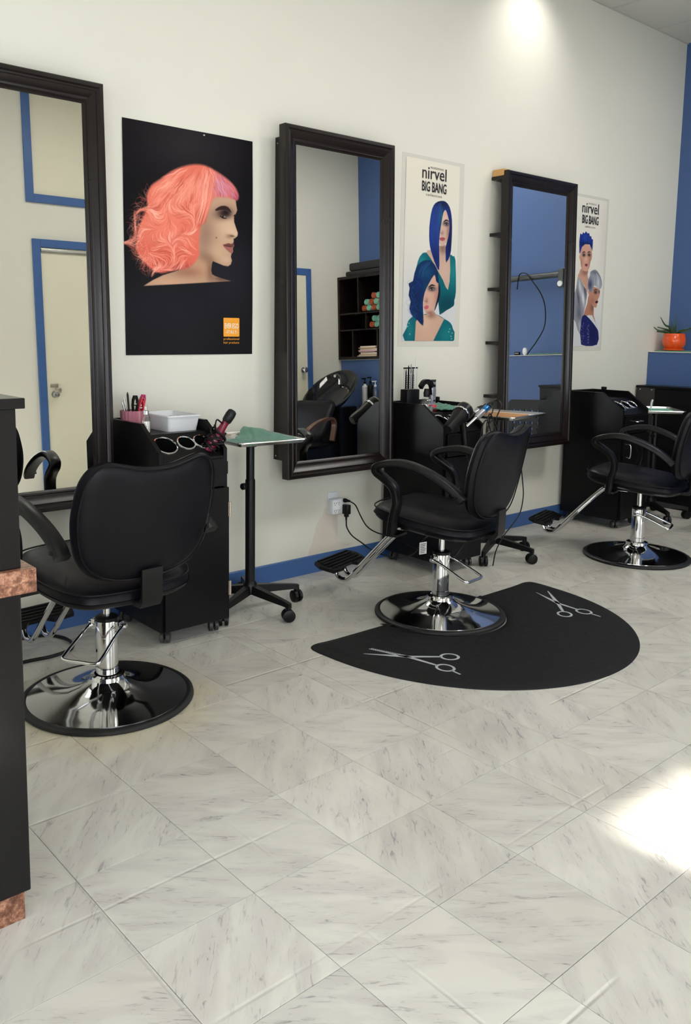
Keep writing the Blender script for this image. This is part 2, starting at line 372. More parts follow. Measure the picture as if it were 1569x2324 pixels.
# floor: each tile a piece
floor = MB().box(LX-.1, WX+.1, OY-.1, WY+.1, -.06, -.0035).build('floor', M_JOINT, smooth=False); struct(floor, 'marble look vinyl tile floor')
TS, TOX, TOY, TTH = .30388, .48969, 1.77807, R(.4327)
tile_me = MB().box(-TS/2+.0007, TS/2-.0007, -TS/2+.0007, TS/2-.0007, -.0035, 0, .0006).mesh('tile', M_TILE, False)
rest = MB(); ct, stt = math.cos(TTH), math.sin(TTH)
def tile_pt(a, b): return (a*ct-b*stt, a*stt+b*ct)
for i in range(-10, 22):
    for j in range(-9, 7):
        a, b = TOX+TS*(i+.5), TOY+TS*(j+.5); x, y = tile_pt(a, b)
        x0, x1, y0, y1 = x-TS/2, x+TS/2, y-TS/2, y+TS/2
        if x1 < LX or x0 > 6.37 or y1 < OY or y0 > WY: continue
        inside = x0 > LX and x1 < 6.37 and y0 > OY and y1 < WY
        if x > -.12:
            me = tile_me
            if not inside:
                cx0, cx1, cy0, cy1 = max(x0, LX)-x, min(x1, 6.365)-x, max(y0, OY+.001)-y, min(y1, WY-.001)-y
                if cx1-cx0 < .01 or cy1-cy0 < .01: continue
                me = MB().box(cx0+.0007, cx1-.0007, cy0+.0007, cy1-.0007, -.0035, 0).mesh('tile', M_TILE, False)
            o = link('tile', me, floor); o.location = (x, y, 0)
            rot = (i+j) % 2
            if rng.random() < .22: rot = 1-rot
            if inside: o.rotation_euler = (0, 0, TTH+R(90*rot+180*rng.randint(0, 1)))
        else:
            q = max(x0, LX), min(x1, 6.37), max(y0, OY), min(y1, WY)
            rest.box(q[0]+.0007, q[1]-.0007, q[2]+.0007, q[3]-.0007, -.0035, 0)
ro = rest.build('floor_tiles', M_TILE, floor, smooth=False); ro['kind'] = 'stuff'
bb = MB(); bb.prism([(WY-.008, 0.0005), (WY, 0.0005), (WY, .098), (WY-.004, .098), (WY-.008, .092)], 'x', LX, 6.366)
struct(bb.build('baseboard_back', M_BLUETRIM, smooth=False), 'blue vinyl baseboard')
# worn patch of plaster under the outlet
patch = [(3.02, .345), (2.998, .35), (2.985, .31), (2.955, .285), (2.94, .262), (2.934, .225), (2.922, .20), (2.915, .165), (2.895, .135), (2.884, .10), (3.02, .10), (3.14, .104), (3.22, .115), (3.16, .13), (3.10, .15), (3.10, .30), (3.06, .31)]
MB().prism(patch, 'y', WY-.0006, WY).build('plaster_patch', M_STAIN, bpy.data.objects['wall_back'], smooth=False)
# ceiling: grid and panels
ceil = MB().box(LX-.1, WX+.1, OY-.1, WY+.1, CZ+.03, CZ+.1).build('ceiling', M_CEIL, smooth=False); struct(ceil, 'suspended ceiling of square panels')
GX0, GP = 5.575-.61*13, .61
LIGHTS = [(0, 3), (4, 3), (8, 3)]
panel_me = MB().box(.012, GP-.012, .012, GP-.012, 0, .02).mesh('ceiling_panel', M_CEIL, False)
nx, ny = 15, 7
lit = {(4+i, j) for i, j in [(0, 3), (1, 3), (4, 3), (5, 3), (8, 3), (9, 3)]}
for i in range(nx):
    for j in range(ny):
        if (i, j) in lit: continue
        x, y = GX0+GP*i, WY-GP*(j+1)
        if x+GP > WX or x < LX or y < OY:
            xx0, xx1, yy0 = max(x, LX)-x, min(x+GP, WX)-x, max(y, OY)-y
            if xx1-xx0 < .05 or GP-yy0 < .05: continue
            o = link('ceiling_panel', MB().box(xx0+.012, xx1-.012, yy0+.012, GP-.012, 0, .02).mesh('ceiling_panel', M_CEIL, False), ceil)
        else: o = link('ceiling_panel', panel_me, ceil)
        o.location = (x, y, CZ)
for i in range(nx+1):
    x = GX0+GP*i
    if LX < x < WX: MB().box(x-.012, x+.012, OY, WY, CZ-.002, CZ+.022).build('grid_bar', M_GRIDM, ceil, smooth=False)
for j in range(ny):
    y = WY-GP*j
    if y > OY: MB().box(LX, WX, y-.012, y+.012 if j else y, CZ-.003, CZ+.021).build('grid_bar', M_GRIDM, ceil, smooth=False)
# ceiling lamps (troffers), unseen, added to brighten the room
for k, (i, where) in enumerate(((0, 'nearest the storefront'), (4, 'in the middle of the ceiling'), (8, 'nearest the blue end wall'))):
    x, y = GX0+GP*(4+i), WY-GP*4
    t = thing('added_ceiling_light', (x+GP, y+GP/2, CZ+.02), 'added unseen fluorescent ceiling light '+where, 'ceiling light', 'added ceiling lights')
    MB().box(-GP+.014, GP-.014, -GP/2+.014, GP/2-.014, 0, .012).build('housing', M_GRIDM, t, smooth=False)
    MB().box(-GP+.03, GP-.03, -GP/2+.03, GP/2-.03, -.010, -.001).build('diffuser', M_LAMP[k], t, smooth=False)
# recessed wall washer near the top of the white wall
t = thing('recessed_downlight', (4.63, 3.08, CZ), 'round recessed downlight washing the top of the white wall', 'ceiling light')
MB().lathe([(.045, .0), (.06, -.004), (.062, .0)], 24, cap0=False, cap1=False).build('trim_ring', M_WPLAS, t)
MB().lathe([(.044, .0), (.044, .015)], 24, cap0=False).build('lamp_can', M_SILV, t)
sd = bpy.data.lights.new('downlight_beam', 'SPOT'); sd.energy = 20; sd.spot_size = R(110); sd.spot_blend = 1.0; sd.shadow_soft_size = .08; sd.color = (1, .98, .93)
so = bpy.data.objects.new('downlight_beam', sd); COL.objects.link(so); so.parent = t; so.location = (0, 0, -.012); so.rotation_euler = (R(35), 0, 0)

# doors on the opposite wall (seen in the mirrors)
def door(name, x0, x1, ztop, knob_x, knob_z, label):
    d = bpy.data.objects.new(name, None); COL.objects.link(d); d.location = (x0, OY, 0); struct(d, label)
    w_ = x1-x0
    MB().box(0, w_, 0, .012, .0, ztop).build('door_slab', M_DOOR, d, smooth=False)
    cs = .07
    MB().box(-cs, 0, 0, .022, 0, ztop+cs, .004).build('door_casing', M_BLUETRIM, d, smooth=False)
    MB().box(w_, w_+cs, 0, .022, 0, ztop+cs, .004).build('door_casing', M_BLUETRIM, d, smooth=False)
    MB().box(0, w_, 0, .022, ztop, ztop+cs, .004).build('door_casing', M_BLUETRIM, d, smooth=False)
    MB().lathe([(.028, 0), (.028, .006), (.012, .008), (.012, .03), (.026, .036), (.03, .05), (.024, .062), (.0, .065)], 20, (knob_x-x0, .012, knob_z), (0, 1, 0)).build('door_knob', M_STEEL, d)
    return d
d1 = door('door_1', 2.935, 3.83, 2.187, 2.997, .935, 'cream door with blue casing and a padlock')
MB().box(.03, .10, .012, .017, .995, 1.025, .001).build('hasp', M_BRASS, d1)
pk = MB(); pk.box(.072, .118, .018, .04, .945, .99, .004); pk.build('padlock', M_BRASS, d1)
MB().box(.0, .895, .012, .03, 2.15, 2.175, .002).build('door_closer', M_STEEL, d1)
d2 = door('door_2', 5.0, 5.865, 2.10, 5.80, 1.09, 'cream door with blue casing beside the wash corner')
w1 = bpy.data.objects.new('window_1', None); COL.objects.link(w1); w1.location = (2.90, OY, 2.63); struct(w1, 'blue framed painted-over transom above the door')
MB().box(0, .98, 0, .008, 0, .86).build('pane', M_DOOR, w1, smooth=False)
for q in ((-.07, 0, -.07, .91), (.98, 1.05, -.07, .91), (0, .98, -.07, 0), (0, .98, .86, .91)):
    MB().box(q[0], q[1], 0, .02, q[2], q[3], .003).build('window_frame', M_BLUETRIM, w1, smooth=False)

# ------------------------------------------------------------------ reception desk
t = thing('reception_desk', (.655, 1.725, 0), 'glossy black reception desk with a brown granite-look ledge at the frame edge', 'desk')
MB().box(-1.0, -.02, 0.01, .55, .0, .07).build('plinth', M_GRANITE, t, smooth=False)
MB().box(-1.0, -.008, 0, .56, .07, .755, .003).build('lower_panel', M_GLOSSLAM, t, smooth=False)
MB().box(-1.0, .022, -.015, .57, .755, .808, .003).build('ledge_top', M_GRANITE, t, smooth=False)
MB().box(-1.0, -.006, .0, .30, .808, 1.148, .002).build('upper_panel', M_GLOSSLAM, t, smooth=False)
MB().box(-1.0, .010, -.012, .31, 1.148, 1.170, .002).build('top_cap', M_GLOSSLAM, t, smooth=False)

# ------------------------------------------------------------------ mirrors
TILT = math.tan(R(1.4))
def mY(z, off): return 3.30+(z-1.44)*TILT+off
def mirror(xc, label, boxed, z0=.571, z1=2.308, wid=.748):
    t = thing('wall_mirror', (xc, WY, 0), label, 'mirror', 'tall framed mirrors on the white wall')
    prof = [(0, .052), (0, .004), (.004, 0), (.018, 0), (.024, .006), (.030, .007), (.036, .004), (.046, .010), (.060, .022), (.068, .024), (.072, .022), (.079, .028), (.088, .032), (.088, .052)]
    x0, x1 = -wid/2, wid/2
    def P(x, z, off): return (x, mY(z, off)-WY, z)
    for side in range(4):
        lo = []
        for a, d in prof:
            c = [(x0+a, z0+a), (x1-a, z0+a), (x1-a, z1-a), (x0+a, z1-a)]
            lo.append((c[side], c[(side+1) % 4], d))
        m = MB(); m.loops([[P(q[e][0], q[e][1], q[2]) for q in lo] for e in (0, 1)])
        m.build('frame_rail', M_FRAME, t, ang=25)
    a = .086
    m = MB(); m.loops([[P(x0+a, z0+a, d), P(x1-a, z0+a, d), P(x1-a, z1-a, d), P(x0+a, z1-a, d)] for d in (.030, .036)])
    m.build('mirror_glass', M_MIRROR, t, smooth=False)
    if boxed:
        bx = MB(); q0, q1, b0, b1 = x0+.035, x1-.035, z0+.085, z1-.045
        for xx0, xx1, zz0, zz1 in ((q0, q0+.018, b0, b1), (q1-.018, q1, b0, b1), (q0+.018, q1-.018, b0, b0+.018), (q0+.018, q1-.018, b1-.018, b1)):
            m = MB(); m.loops([[(xx0, -.001, zz0), (xx1, -.001, zz0), (xx1, -.001, zz1), (xx0, -.001, zz1)], [P(xx0, zz0, .052), P(xx1, zz0, .052), P(xx1, zz1, .052), P(xx0, zz1, .052)]])
            m.build('mounting_board', M_FRAME, t, smooth=False)
        for zz in (b0+.02, b1-.03): MB().lathe([(.004, 0), (.004, .002)], 10, (q0-.002, -.02, zz), (1, 0, 0)).build('screw', M_SCREW, t)
    else:
        for zc in (2.268, 1.927, 1.591, 1.256, .918):
            xx0, xx1 = x0+.0, x1-.05; zz0, zz1 = zc-.010, zc+.010
            m = MB(); m.loops([[(xx0, -.001, zz0), (xx1, -.001, zz0), (xx1, -.001, zz1), (xx0, -.001, zz1)], [P(xx0, zz0, .052), P(xx1, zz0, .052), P(xx1, zz1, .052), P(xx0, zz1, .052)]])
            m.build('shelf_board', M_FRAME, t, smooth=False)
        m = MB(); xx0, xx1 = x1-.068, x1-.05
        m.loops([[(xx0, -.001, .9), (xx1, -.001, .9), (xx1, -.001, 2.27), (xx0, -.001, 2.27)], [P(xx0, .9, .052), P(xx1, .9, .052), P(xx1, 2.27, .052), P(xx0, 2.27, .052)]])
        m.build('upright_board', M_FRAME, t, smooth=False)
    return t
mirror(1.285, 'tall dark framed mirror behind the nearest salon chair, cut by the frame edge', True)
mirror(2.982, 'tall dark framed mirror between the pink-haired poster and the blue-haired poster', True)
mirror(4.712, 'tall dark framed mirror on open shelf boards, farthest along the wall', False)
t = tag(MB().box(-.035, .035, -.045, .04, 0, .04, .003).build('wooden_block', M_PINE), 'small pale wooden block on top of the farthest mirror', 'wood block')
t.location = (4.372, 3.40, 2.279)

# ------------------------------------------------------------------ posters (flat prints)
def hom(src, dst):
    A = []
    for (x, y), (u, v) in zip(src, dst):
        A.append([x, y, 1, 0, 0, 0, -u*x, -u*y, -u]); A.append([0, 0, 0, x, y, 1, -v*x, -v*y, -v])
    return np.linalg.svd(np.array(A, float))[2][-1].reshape(3, 3)
class Canvas:
    """numpy painter: coordinates are those of the traced print, mapped to the flat sheet"""
    def __init__(s, W, H, corners, base):
        s.W, s.H = W, H; s.h = hom(corners, [(0, 0), (W, 0), (0, H), (W, H)])
        s.a = np.ones((H, W, 3))*np.array(base)/255.
        s.yy, s.xx = np.mgrid[0:H, 0:W]+.5
    def T(s, pts):
        p = np.c_[np.array(pts, float), np.ones(len(pts))] @ s.h.T
        return p[:, :2]/p[:, 2:]
    def _box(s, P, m):
        x0, y0 = np.floor(P.min(0)-m).astype(int); x1, y1 = np.ceil(P.max(0)+m).astype(int)+1
        return max(0, x0), min(s.W, x1), max(0, y0), min(s.H, y1)
    def mask(s, pts, soft=.8, smooth=0):
        if smooth: pts = [(q.x, q.y) for q in cr(pts, smooth, True)]
        P = s.T(pts); x0, x1, y0, y1 = s._box(P, 3*soft+1); out = np.zeros((s.H, s.W))
        if x1 <= x0 or y1 <= y0: return out
        X, Y = s.xx[y0:y1, x0:x1], s.yy[y0:y1, x0:x1]
        ins = np.zeros(X.shape, bool); d = np.full(X.shape, 1e9)
        for a, b in zip(P, np.roll(P, -1, 0)):
            dx, dy = b-a
            if dy != 0: ins ^= ((a[1] > Y) != (b[1] > Y)) & (X < dx*(Y-a[1])/dy+a[0])
            t = np.clip(((X-a[0])*dx+(Y-a[1])*dy)/(dx*dx+dy*dy+1e-9), 0, 1)
            d = np.minimum(d, (X-a[0]-t*dx)**2+(Y-a[1]-t*dy)**2)
        sd = np.where(ins, 1, -1)*np.sqrt(d)
        out[y0:y1, x0:x1] = np.clip(sd/soft*.5+.5, 0, 1); return out
    def put(s, m, col): s.a += m[..., None]*(np.array(col)/255.-s.a)
    def poly(s, pts, col, soft=.8, smooth=4, alpha=1, clip=None):
        m = s.mask(pts, soft, smooth)*alpha
        if clip is not None: m = m*clip
        s.put(m, col); return m
    def blob(s, c, rx, ry, col, alpha=1, rot=0, clip=None):
        p = s.T([c, (c[0]+rx, c[1]), (c[0], c[1]+ry)]); ex, ey = np.linalg.norm(p[1]-p[0]), np.linalg.norm(p[2]-p[0])
        X, Y = s.xx-p[0][0], s.yy-p[0][1]; cs, sn = math.cos(R(rot)), math.sin(R(rot))
        m = alpha*np.exp(-(((X*cs+Y*sn)/ex)**2+((-X*sn+Y*cs)/ey)**2))
        if clip is not None: m = m*clip
        s.put(m, col)
    def stroke(s, pts, wd, col, alpha=1, n=6, clip=None, taper=True):
        P = s.T([(q.x, q.y) for q in cr(pts, n)]); x0, x1, y0, y1 = s._box(P, wd+2)
        if x1 <= x0 or y1 <= y0: return
        X, Y = s.xx[y0:y1, x0:x1], s.yy[y0:y1, x0:x1]; m = np.zeros(X.shape); k = len(P)-1
        for i in range(k):
            a, b = P[i], P[i+1]; dx, dy = b-a
            w_ = wd*(math.sin(math.pi*(.12+.82*(i+.5)/k)) if taper else 1)
            t = np.clip(((X-a[0])*dx+(Y-a[1])*dy)/(dx*dx+dy*dy+1e-9), 0, 1)
            d = np.sqrt((X-a[0]-t*dx)**2+(Y-a[1]-t*dy)**2)
            m = np.maximum(m, np.clip((w_/2-d)+.5, 0, 1)*min(1, w_+.25))
        m *= alpha
        if clip is not None: m = m*clip[y0:y1, x0:x1]
        s.a[y0:y1, x0:x1] += m[..., None]*(np.array(col)/255.-s.a[y0:y1, x0:x1])
    def sheet(s, name, w_, h_, m, parent, wob=.0012):
        W, H = s.W, s.H
        X, Z = np.meshgrid((np.arange(W)+.5)/W, 1-(np.arange(H)+.5)/H)
        X = (X-X.min())/(X.max()-X.min()); Z = (Z-Z.min())/(Z.max()-Z.min())
        Y = -.0035+wob*(np.sin(X*9+Z*4)+np.sin(Z*13-X*5))*.5
        v = np.stack([X*w_, Y, Z*h_], -1).reshape(-1, 3)
        i = np.arange(W*H).reshape(H, W)
        f = np.stack([i[:-1, :-1], i[1:, :-1], i[1:, 1:], i[:-1, 1:]], -1).reshape(-1, 4)
        me = bpy.data.meshes.new(name)
        me.vertices.add(len(v)); me.vertices.foreach_set('co', v.ravel())
        me.loops.add(f.size); me.loops.foreach_set('vertex_index', f.ravel())
        me.polygons.add(len(f)); me.polygons.foreach_set('loop_start', np.arange(0, f.size, 4))
        me.update(calc_edges=True)
        me.polygons.foreach_set('use_smooth', [True]*len(f))
        c = np.clip(s.a, 0, 1); c = np.where(c <= .04045, c/12.92, ((c+.055)/1.055)**2.4).reshape(-1, 3)
        at = me.color_attributes.new('print', 'FLOAT_COLOR', 'POINT')
        at.data.foreach_set('color', np.c_[c, np.ones(len(c))].ravel().astype(np.float32))
        me.materials.append(m)
        return link(name, me, parent)
_dg = None
def text(name, body, parent, x0, x1, z0, z1, m, y=-.0058, bold=0.0, tilt=0.0, spacing=1.0):
    """lettering scaled to fill a box on the sheet"""
    cu = bpy.data.curves.new(name, 'FONT'); cu.body = body; cu.size = 1; cu.offset = bold; cu.space_character = spacing; cu.resolution_u = 3
    o = bpy.data.objects.new(name, cu); COL.objects.link(o)
    dg = bpy.context.evaluated_depsgraph_get(); me = bpy.data.meshes.new_from_object(o.evaluated_get(dg)); bpy.data.objects.remove(o)
    xs = [v.co.x for v in me.vertices]; ys_ = [v.co.y for v in me.vertices]
    a0, a1, b0, b1 = min(xs), max(xs), min(ys_), max(ys_)
    for v in me.vertices:
        u, q = (v.co.x-a0)/(a1-a0), (v.co.y-b0)/(b1-b0)
        v.co = (x0+u*(x1-x0), y, z0+q*(z1-z0)+tilt*u)
    me.materials.clear(); me.materials.append(m)
    return link(name, me, parent)
pr = random.Random(3)
# --- pink haired profile on black
PW, PH = .698, 1.024
cv = Canvas(330, 484, [(-36, -376), (1405, -77), (43, 2252), (1424, 2246)], (15, 13, 17))
cv.blob((700, -50), 520, 420, (46, 42, 46), .8); cv.blob((1150, 1300), 330, 420, (30, 30, 42), .7); cv.blob((400, 1750), 600, 250, (20, 18, 30), .8)
skin = [(1222, 560), (1230, 620), (1240, 675), (1222, 720), (1206, 755), (1208, 800), (1228, 860), (1250, 920), (1247, 955), (1225, 976), (1205, 986), (1208, 1012), (1203, 1034), (1215, 1062), (1200, 1085), (1202, 1128), (1186, 1150), (1180, 1182), (1192, 1222), (1180, 1265), (1150, 1286), (1100, 1276), (1040, 1250), (985, 1226), (974, 1255), (967, 1330), (978, 1372), (1010, 1390), (1075, 1415), (1180, 1447), (700, 1470), (230, 1490), (330, 1428), (440, 1375), (620, 1320), (760, 1200), (800, 1000), (830, 850), (900, 620), (960, 500), (1100, 480)]
sk = cv.poly(skin, (186, 150, 124), .9, 0)
cv.blob((1120, 820), 120, 230, (214, 180, 152), .8, clip=sk); cv.blob((1190, 900), 60, 90, (222, 190, 160), .7, clip=sk)
cv.blob((900, 950), 90, 220, (150, 116, 100), .8, clip=sk); cv.blob((930, 1200), 110, 60, (128, 96, 76), .8, 20, clip=sk)
cv.blob((1040, 1130), 110, 110, (206, 172, 140), .6, clip=sk); cv.blob((1130, 1220), 60, 45, (206, 170, 146), .8, clip=sk)
cv.blob((850, 1330), 150, 110, (196, 150, 118), .8, clip=sk); cv.blob((960, 1330), 40, 120, (124, 90, 70), .8, clip=sk); cv.blob((1090, 1420), 100, 40, (96, 68, 56), .9, clip=sk)
cv.blob((500, 1450), 260, 50, (208, 160, 130), .8, clip=sk); cv.blob((700, 1340), 160, 60, (150, 96, 76), .7, clip=sk); cv.blob((1110, 610), 90, 60, (190, 152, 130), .6, clip=sk)
cv.blob((1160, 960), 40, 26, (150, 110, 88), .7, clip=sk); cv.blob((1190, 955), 26, 10, (70, 44, 38), .8, clip=sk); cv.blob((1235, 930), 22, 30, (228, 196, 170), .7, clip=sk)
cv.blob((1095, 705), 95, 62, (52, 34, 34), .85, -12, clip=sk); cv.blob((1120, 700), 50, 40, (24, 14, 16), .8, clip=sk)
cv.stroke([(1010, 668), (1070, 646), (1130, 652), (1172, 692)], 8.5, (46, 28, 28), .95); cv.stroke([(1055, 735), (1090, 756), (1130, 762)], 2.4, (14, 8, 8), 1)
cv.poly([(1072, 734), (1088, 722), (1108, 734), (1114, 752), (1090, 750)], (170, 158, 150), .7, alpha=.8); cv.blob((1090, 738), 15, 18, (16, 10, 10), 1); cv.blob((1100, 744), 5, 5, (220, 214, 208), .7)
cv.stroke([(1222, 722), (1208, 735), (1214, 742)], 3, (30, 18, 18), .9)
cv.poly([(1088, 1054), (1125, 1040), (1155, 1033), (1178, 1042), (1204, 1034), (1216, 1062), (1190, 1078), (1150, 1068)], (116, 66, 64), .8, 3)
cv.poly([(1098, 1062), (1150, 1070), (1195, 1086), (1202, 1126), (1184, 1144), (1150, 1122), (1118, 1090)], (160, 100, 92), .8, 3)
cv.stroke([(1100, 1060), (1150, 1068), (1204, 1080)], 1.8, (60, 30, 32), .9); cv.blob((1020, 972), 8, 9, (120, 60, 60), .9)
hair = [(800, 163), (900, 182), (1000, 238), (1100, 308), (1190, 390), (1240, 470), (1253, 530), (1232, 566), (1190, 545), (1100, 528), (1010, 528), (968, 560), (940, 650), (915, 740), (895, 800), (850, 840), (835, 930), (830, 1050), (835, 1150), (790, 1240), (700, 1300), (560, 1320), (440, 1350), (350, 1330), (270, 1270), (190, 1180), (140, 1080), (150, 960), (160, 860), (210, 740), (260, 620), (250, 500), (300, 390), (400, 320), (470, 270), (560, 218), (680, 176)]
hm = cv.poly(hair, (226, 112, 92), 3.0, 3)
cv.blob((640, 420), 300, 190, (248, 158, 136), .8, clip=hm); cv.blob((440, 860), 230, 220, (244, 138, 116), .7, clip=hm); cv.blob((470, 1180), 260, 140, (208, 88, 70), .8, clip=hm)
cv.blob((1080, 420), 150, 130, (206, 124, 140), .8, clip=hm); cv.blob((1220, 530), 60, 60, (176, 78, 112), .8, clip=hm); cv.blob((640, 1300), 180, 50, (150, 60, 58), .7, clip=hm)
cv.blob((860, 760), 60, 90, (166, 72, 58), .7, clip=hm); cv.blob((620, 290), 90, 50, (224, 96, 76), .7, -25, clip=hm)
LIGHT, MID, DARK = (255, 196, 176), (244, 138, 116), (186, 76, 62)
def hair_dir(x, y):
    dx, dy = x-900, y-120
    a1 = math.atan2(dy, dx*.75)
    k = min(1, max(0, (y-470+max(0, 500-x)*.5)/260))
    a2 = 1.9+1.25*math.sin(x/95+y/160)+1.1*math.cos(y/85-x/120)
    return a1*(1-k)+a2*k
def tone(x, y): return .5+.5*noise2(x/70, y/95, 1.3)
for k in range(1150):
    if k < 420: x, y = pr.uniform(380, 1180), pr.uniform(180, 620)
    else:
        a = pr.uniform(0, 6.28); rr = pr.random()**.5; x, y = 470+rr*math.cos(a)*385, 900+rr*math.sin(a)*440
    if x > 1000 and y > 520 or (x > 830 and y > 800): continue
    q = tone(x, y)+pr.uniform(-.22, .22); pts = [(x, y)]; lo = pr.randint(7, 14)
    for i in range(lo):
        a = hair_dir(x, y)+.25*math.sin(i*.7+k); x += 17*math.cos(a); y += 17*math.sin(a)
        if x > 945 and y > 545 or (x > 845 and y > 820) or y > 1400: break
        pts.append((x, y))
    if len(pts) < 4: continue
    c0, c1, u = (DARK, MID, max(0, q)/.5) if q < .5 else (MID, LIGHT, min(1, (q-.5)/.45))
    c_ = tuple(c0[i]+(c1[i]-c0[i])*u for i in range(3))
    if pts[0][0] > 960: c_ = (c_[0]*.86, c_[1]*.92, min(255, c_[2]*1.25))
    cv.stroke(pts, pr.uniform(.9, 2.6), c_, pr.uniform(.35, .8), 2, clip=hm if k < 420 else np.maximum(hm, .5*(pts[0][0] < 420)))
for k in range(230):                                  # frizz past the outline
    a = pr.uniform(1.75, 4.15); x, y = 480+350*math.cos(a), 870+430*math.sin(a)*(-1 if False else 1)*1.0
    if pr.random() < .5: y = pr.uniform(420, 1330); x = 250-90*math.sin((y-420)/910*3.1)+pr.uniform(0, 60)
    a = pr.uniform(1.6, 4.6); cv_ = pr.uniform(-.35, .35); pts = [(x, y)]
    for i in range(pr.randint(6, 12)): x += 13*math.cos(a); y += 13*math.sin(a); a += cv_; pts.append((x, y))
    cv.stroke(pts, pr.uniform(.5, 1.1), pr.choice((MID, LIGHT, DARK, (222, 112, 92))), pr.uniform(.3, .65), 2)
for k in range(26):                                   # straight front lock
    cv.stroke([(1010-k*5, 240+k*3), (985-k*5, 420), (950-k*4, 600), (905-k*4, 740+pr.uniform(-30, 60)), (872-k*3, 820)], pr.uniform(1, 2.2), pr.choice((LIGHT, MID, (250, 168, 148), (206, 100, 84))), .6, clip=hm)
t = thing('wall_poster', (1.805, WY, 1.200), 'black poster of a woman with curly pink hair in profile', 'poster', 'hair posters on the white wall')
cv.sheet('poster_sheet', PW, PH, vcol_mat('glossy_black_print', .34, .14, .10), t, .0016)
def uv(c, p): q = c.T([p])[0]; return q[0]/c.W, 1-q[1]/c.H
def pbox(c, a, b, w_, h_):                                         # traced corner points -> box on the sheet
    (u0, v0), (u1, v1) = uv(c, a), uv(c, b)
    return u0*w_, u1*w_, v1*h_, v0*h_
MB().lathe([(.0015, 0), (.0035, .008), (.002, .012)], 10, (.415, -.004, PH-.012), (0, -1, -.3)).build('push_pin', M_WPLAS, t)
q = pbox(cv, (1104, 1848), (1279, 2056), PW, PH)
lg = MB().prism([(p[0], p[1]) for p in rrect(q[0], q[1], q[2], q[3], .004, 0)], 'y', -.0062, -.0052).build('logo_badge', M_ORLOGO, t, smooth=False)
q = pbox(cv, (1118, 1908), (1266, 1968), PW, PH); text('logo_lettering', 'EVER EGO', t, *q, M_WINK, -.0068, .01)
q = pbox(cv, (1128, 1986), (1262, 2022), PW, PH); text('logo_lettering', '-ITALY-', t, *q, M_WINK, -.0068)
q = pbox(cv, (1108, 2066), (1278, 2100), PW, PH); text('caption_lettering', 'professional', t, *q, M_ORLOGO)
q = pbox(cv, (1108, 2106), (1278, 2140), PW, PH); text('caption_lettering', 'hair products', t, *q, M_ORLOGO)

def tbox(c, left, rt_, rb_, w_, h_):                                # left end, right top and right bottom of a line of lettering
    u0 = uv(c, left)[0]; (u1, v1), (u2, v2) = uv(c, rt_), uv(c, rb_)
    return u0*w_, u2*w_, v2*h_, v1*h_
def headings(c, t, w_, h_, n, b, col, prof_):
    q = tbox(c, *n, w_, h_); text('headline_lettering', 'nirvel', t, *q, M_INK, bold=.008)
    q = tbox(c, *b, w_, h_); text('headline_lettering', 'BIG BANG', t, *q, M_INK, bold=.022)
    q = tbox(c, *col, w_, h_); text('caption_lettering', 'collection', t, *q, M_GREYINK, spacing=1.25, bold=.006)
    q = tbox(c, *prof_, w_, h_); text('caption_lettering', 'PROFESSIONAL', t, *q, M_GREYINK, bold=.004)
# --- two women with blue hair
QW, QH = .462, 1.033
cv = Canvas(220, 484, [(95, 75), (710, 190), (72, 2185), (650, 2195)], (226, 221, 206))
cv.blob((380, 2000), 700, 700, (200, 202, 208), .9); cv.blob((120, 150), 300, 300, (230, 222, 204), .6)
TEAL, TEAL2, TEALL = (14, 98, 108), (8, 60, 72), (40, 140, 142)
chest = cv.poly([(330, 1200), (385, 1165), (478, 1120), (545, 1110), (552, 1200), (600, 1225), (605, 1400), (590, 1520), (575, 1620), (470, 1440)], (196, 164, 146), .8, 2)
cv.blob((515, 1150), 40, 60, (120, 88, 78), .8, clip=chest); cv.blob((540, 1420), 60, 120, (206, 176, 158), .6, clip=chest)
dr = cv.poly([(330, 1195), (260, 1240), (228, 1340), (222, 1420), (350, 1450), (440, 1560), (480, 1860), (492, 1896), (560, 1850), (640, 1800), (645, 1740), (664, 1640), (658, 1280), (630, 1238), (596, 1228), (602, 1400), (576, 1622), (520, 1510), (430, 1350)], TEAL, .8, 2)
cv.blob((560, 1790), 130, 120, TEAL2, .9, clip=dr); cv.blob((630, 1420), 40, 130, TEALL, .7, clip=dr); cv.blob((280, 1290), 50, 60, TEALL, .6, clip=dr)
fa = cv.poly([(540, 700), (520, 740), (500, 850), (482, 960), (475, 1050), (480, 1096), (505, 1122), (535, 1108), (562, 1062), (584, 985), (592, 870), (580, 780), (558, 715)], (206, 172, 156), .8, 3)
cv.blob((580, 960), 26, 130, (150, 112, 100), .8, clip=fa); cv.blob((510, 970), 18, 30, (150, 116, 104), .6, clip=fa); cv.blob((535, 800), 40, 60, (222, 190, 174), .6, clip=fa)
cv.stroke([(522, 845), (550, 822), (584, 836)], 4, (26, 20, 26)); cv.blob((553, 866), 34, 24, (40, 34, 42), .9, clip=fa); cv.poly([(530, 872), (548, 856), (574, 866), (556, 882)], (170, 164, 160), .6, 2); cv.blob((554, 868), 11, 14, (12, 10, 14), 1); cv.stroke([(526, 870), (548, 852), (580, 862)], 2.4, (10, 8, 10)); cv.stroke([(486, 960), (496, 975), (512, 980)], 1.4, (120, 84, 76), .8)
cv.poly([(480, 1030), (510, 1018), (542, 1030), (530, 1058), (500, 1062), (482, 1048)], (176, 88, 92), .7, 2); cv.stroke([(480, 1040), (510, 1036), (542, 1034)], 1.2, (90, 40, 46))
